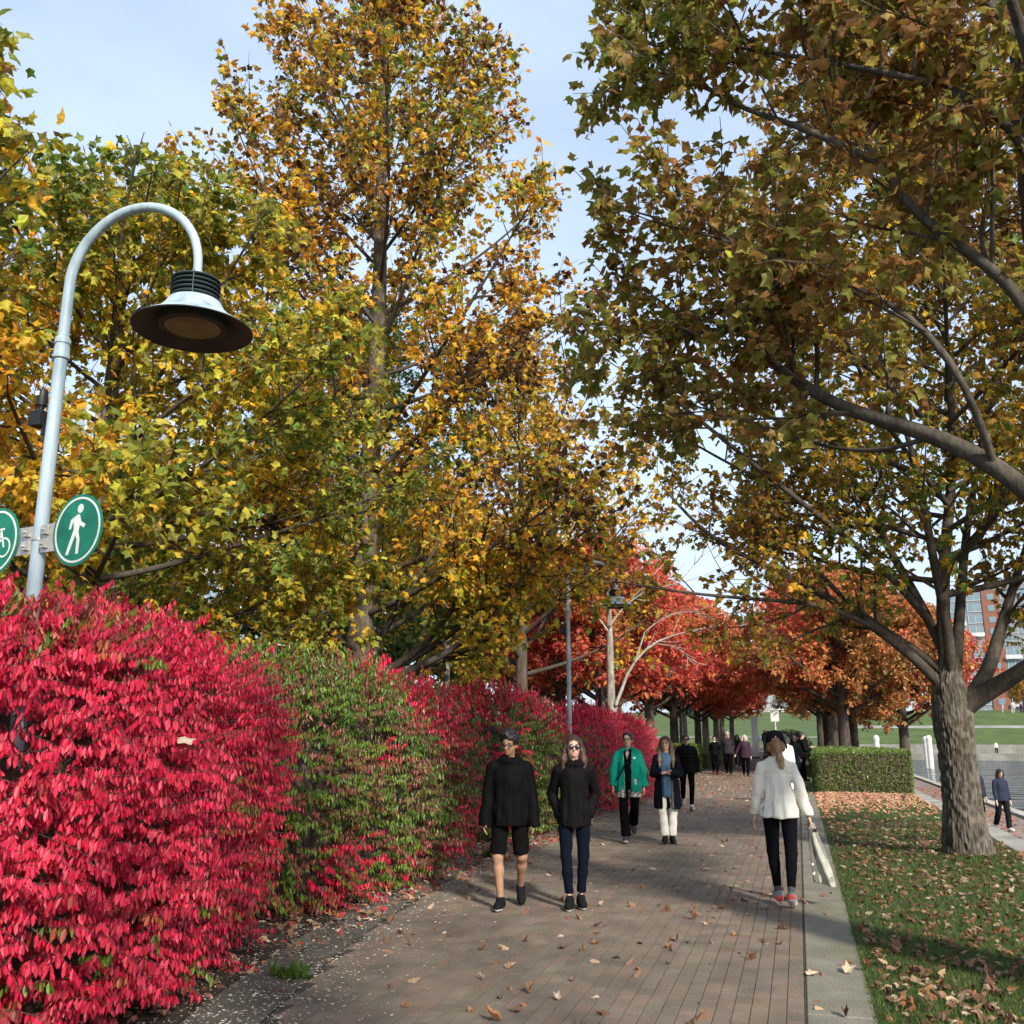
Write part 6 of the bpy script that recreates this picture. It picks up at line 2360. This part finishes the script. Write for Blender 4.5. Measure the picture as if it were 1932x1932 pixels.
# ------------------------------------------------------------------ far street furniture
M_POST = mat_noise('white_post', (.55, .54, .50), (.66, .65, .60), 3, .6)
for i, (x, d, yt) in enumerate(((1752, 120, 1392), (1746, 122, 1394), (1653, 118, 1392), (1560, 126, 1380))):
    q = at(x, yt, d)
    b = MB()
    b.tube([(0, 0, -4), (0, 0, 0), (0, 0, q[2] + .0)], [.30, .30, .29], 14)
    b.lathe([(.33, q[2] - .3), (.34, q[2]), (.2, q[2] + .25), (.0001, q[2] + .3)], 14)
    o = b.build('mooring_pile', M_POST)
    o.location = (q[0], q[1], 0)
    tag(o, ['white mooring pile just left of the thick trunk', 'thinner looking pile beside the white mooring pile', 'white pile rising behind the clipped hedge', 'pale pile hidden between copper maple trunks'][i], 'pile', 'piles in the bay')
e = empty('information_panel', (*at(1424, 1386, 70)[:2], hill(70)), 'tall narrow white and pale blue information panel by the path', 'sign')
b = MB(); b.box(-.21, .21, -.05, .05, 0, 2.85); b.build('panel', mat_noise('panel_face', (.62, .70, .72), (.74, .76, .74), .25, .6), e)
b = MB(); b.box(-.26, .26, -.10, .10, -.2, .12); b.build('foot', M_DKPAINT, e)
e = empty('sign_post', (*at(1464, 1386, 88)[:2], hill(88)), 'slim white post carrying a small square notice', 'sign post')
b = MB(); b.tube([(0, 0, 0), (0, 0, 5.2)], [.07, .06], 10); b.build('post', M_POST, e)
b = MB(); b.box(-.35, .35, -.09, -.071, 2.6, 3.5); b.build('notice', M_WHITE, e)
for i, x in enumerate((1452, 1466)):
    e = empty('litter_bin', (*at(x, 1386, 84)[:2], hill(84)), ('dark bin left of the slim white post', 'dark bin under the slim white post')[i], 'bin', 'dark bins by the path')
    b = MB(); b.lathe([(.0001, 0), (.42, 0), (.5, 1.5), (.46, 1.5), (.4, 1.2), (.0001, 1.2)], 16); b.build('drum', M_BLACK, e)
    b = MB(); b.lathe([(.58, 1.56), (.60, 1.62), (.3, 1.8), (.0001, 1.84)], 16); b.build('lid', M_BLACK, e)
e = empty('rounded_shrub', (*at(1488, 1386, 70)[:2], hill(70)), 'rounded dark green shrub beside the far end of the path', 'shrub')
n = 3500
N = nrm(RNG.normal(0, 1, (n, 3))); N[:, 2] = np.abs(N[:, 2])
V, F, C = leaf_arrays(OVAL, N * [1.7, 1.7, 1.9] * RNG.uniform(.8, 1.03, (n, 1)), nrm(N + RNG.normal(0, .6, (n, 3))), nrm(N + [0, 0, .4] + RNG.normal(0, .4, (n, 3))), np.full(n, .17), pick_cols(n, [(.045, .07, .015), (.07, .10, .02), (.10, .10, .03)], [2, 2, 1]), np.full(n, .2), np.full(n, .1))
obj('foliage', mesh_np('foliage', V, F, M_HEDGE, C), e)['kind'] = 'stuff'
b = MB(); b.lathe([(1.3, 0), (1.45, .5), (1.2, 1.2), (.5, 1.6), (.0001, 1.65)], 16); b.build('heartwood', M_TWIG, e)
b = MB()
for i in range(9): b.box(0, .12, i * .34, i * .34 + .28, 0, .05)
o = b.build('drain_grate', M_BLACK); o.location = (3.42, 22.5, -.838); tag(o, 'black slotted drain grate at the foot of the low wall', 'grate')

# crowd on the far lawn across the water
b = MB()
for i in range(46):
    x, y = RNG.uniform(38, 62), RNG.uniform(205, 209)
    z = hill_right(y)
    h = RNG.uniform(1.3, 1.8)
    b.tube([(x - .12, y, z), (x - .1, y, z + h * .5), (x, y, z + h * .52), (x, y, z + h * .80), (x, y, z + h * .84), (x, y, z + h * .88), (x, y, z + h)], [.09, .12, .2, .22, .08, .11, .06], 7)
cc = np.repeat(np.array([(.02, .02, .025), (.4, .4, .4), (.05, .06, .10), (.3, .06, .05), (.6, .6, .58)])[RNG.integers(0, 5, 46)], sum(len(v) for v in b.v) // 46, 0)
o = b.build('crowd', M_CLOTH, col=cc)
tag(o, 'small crowd gathered on the far lawn across the water', 'crowd', None, 'stuff')
print('objects', len(bpy.data.objects), 'tris', sum(len(m_.loops) - 2 * len(m_.polygons) for m_ in bpy.data.meshes))
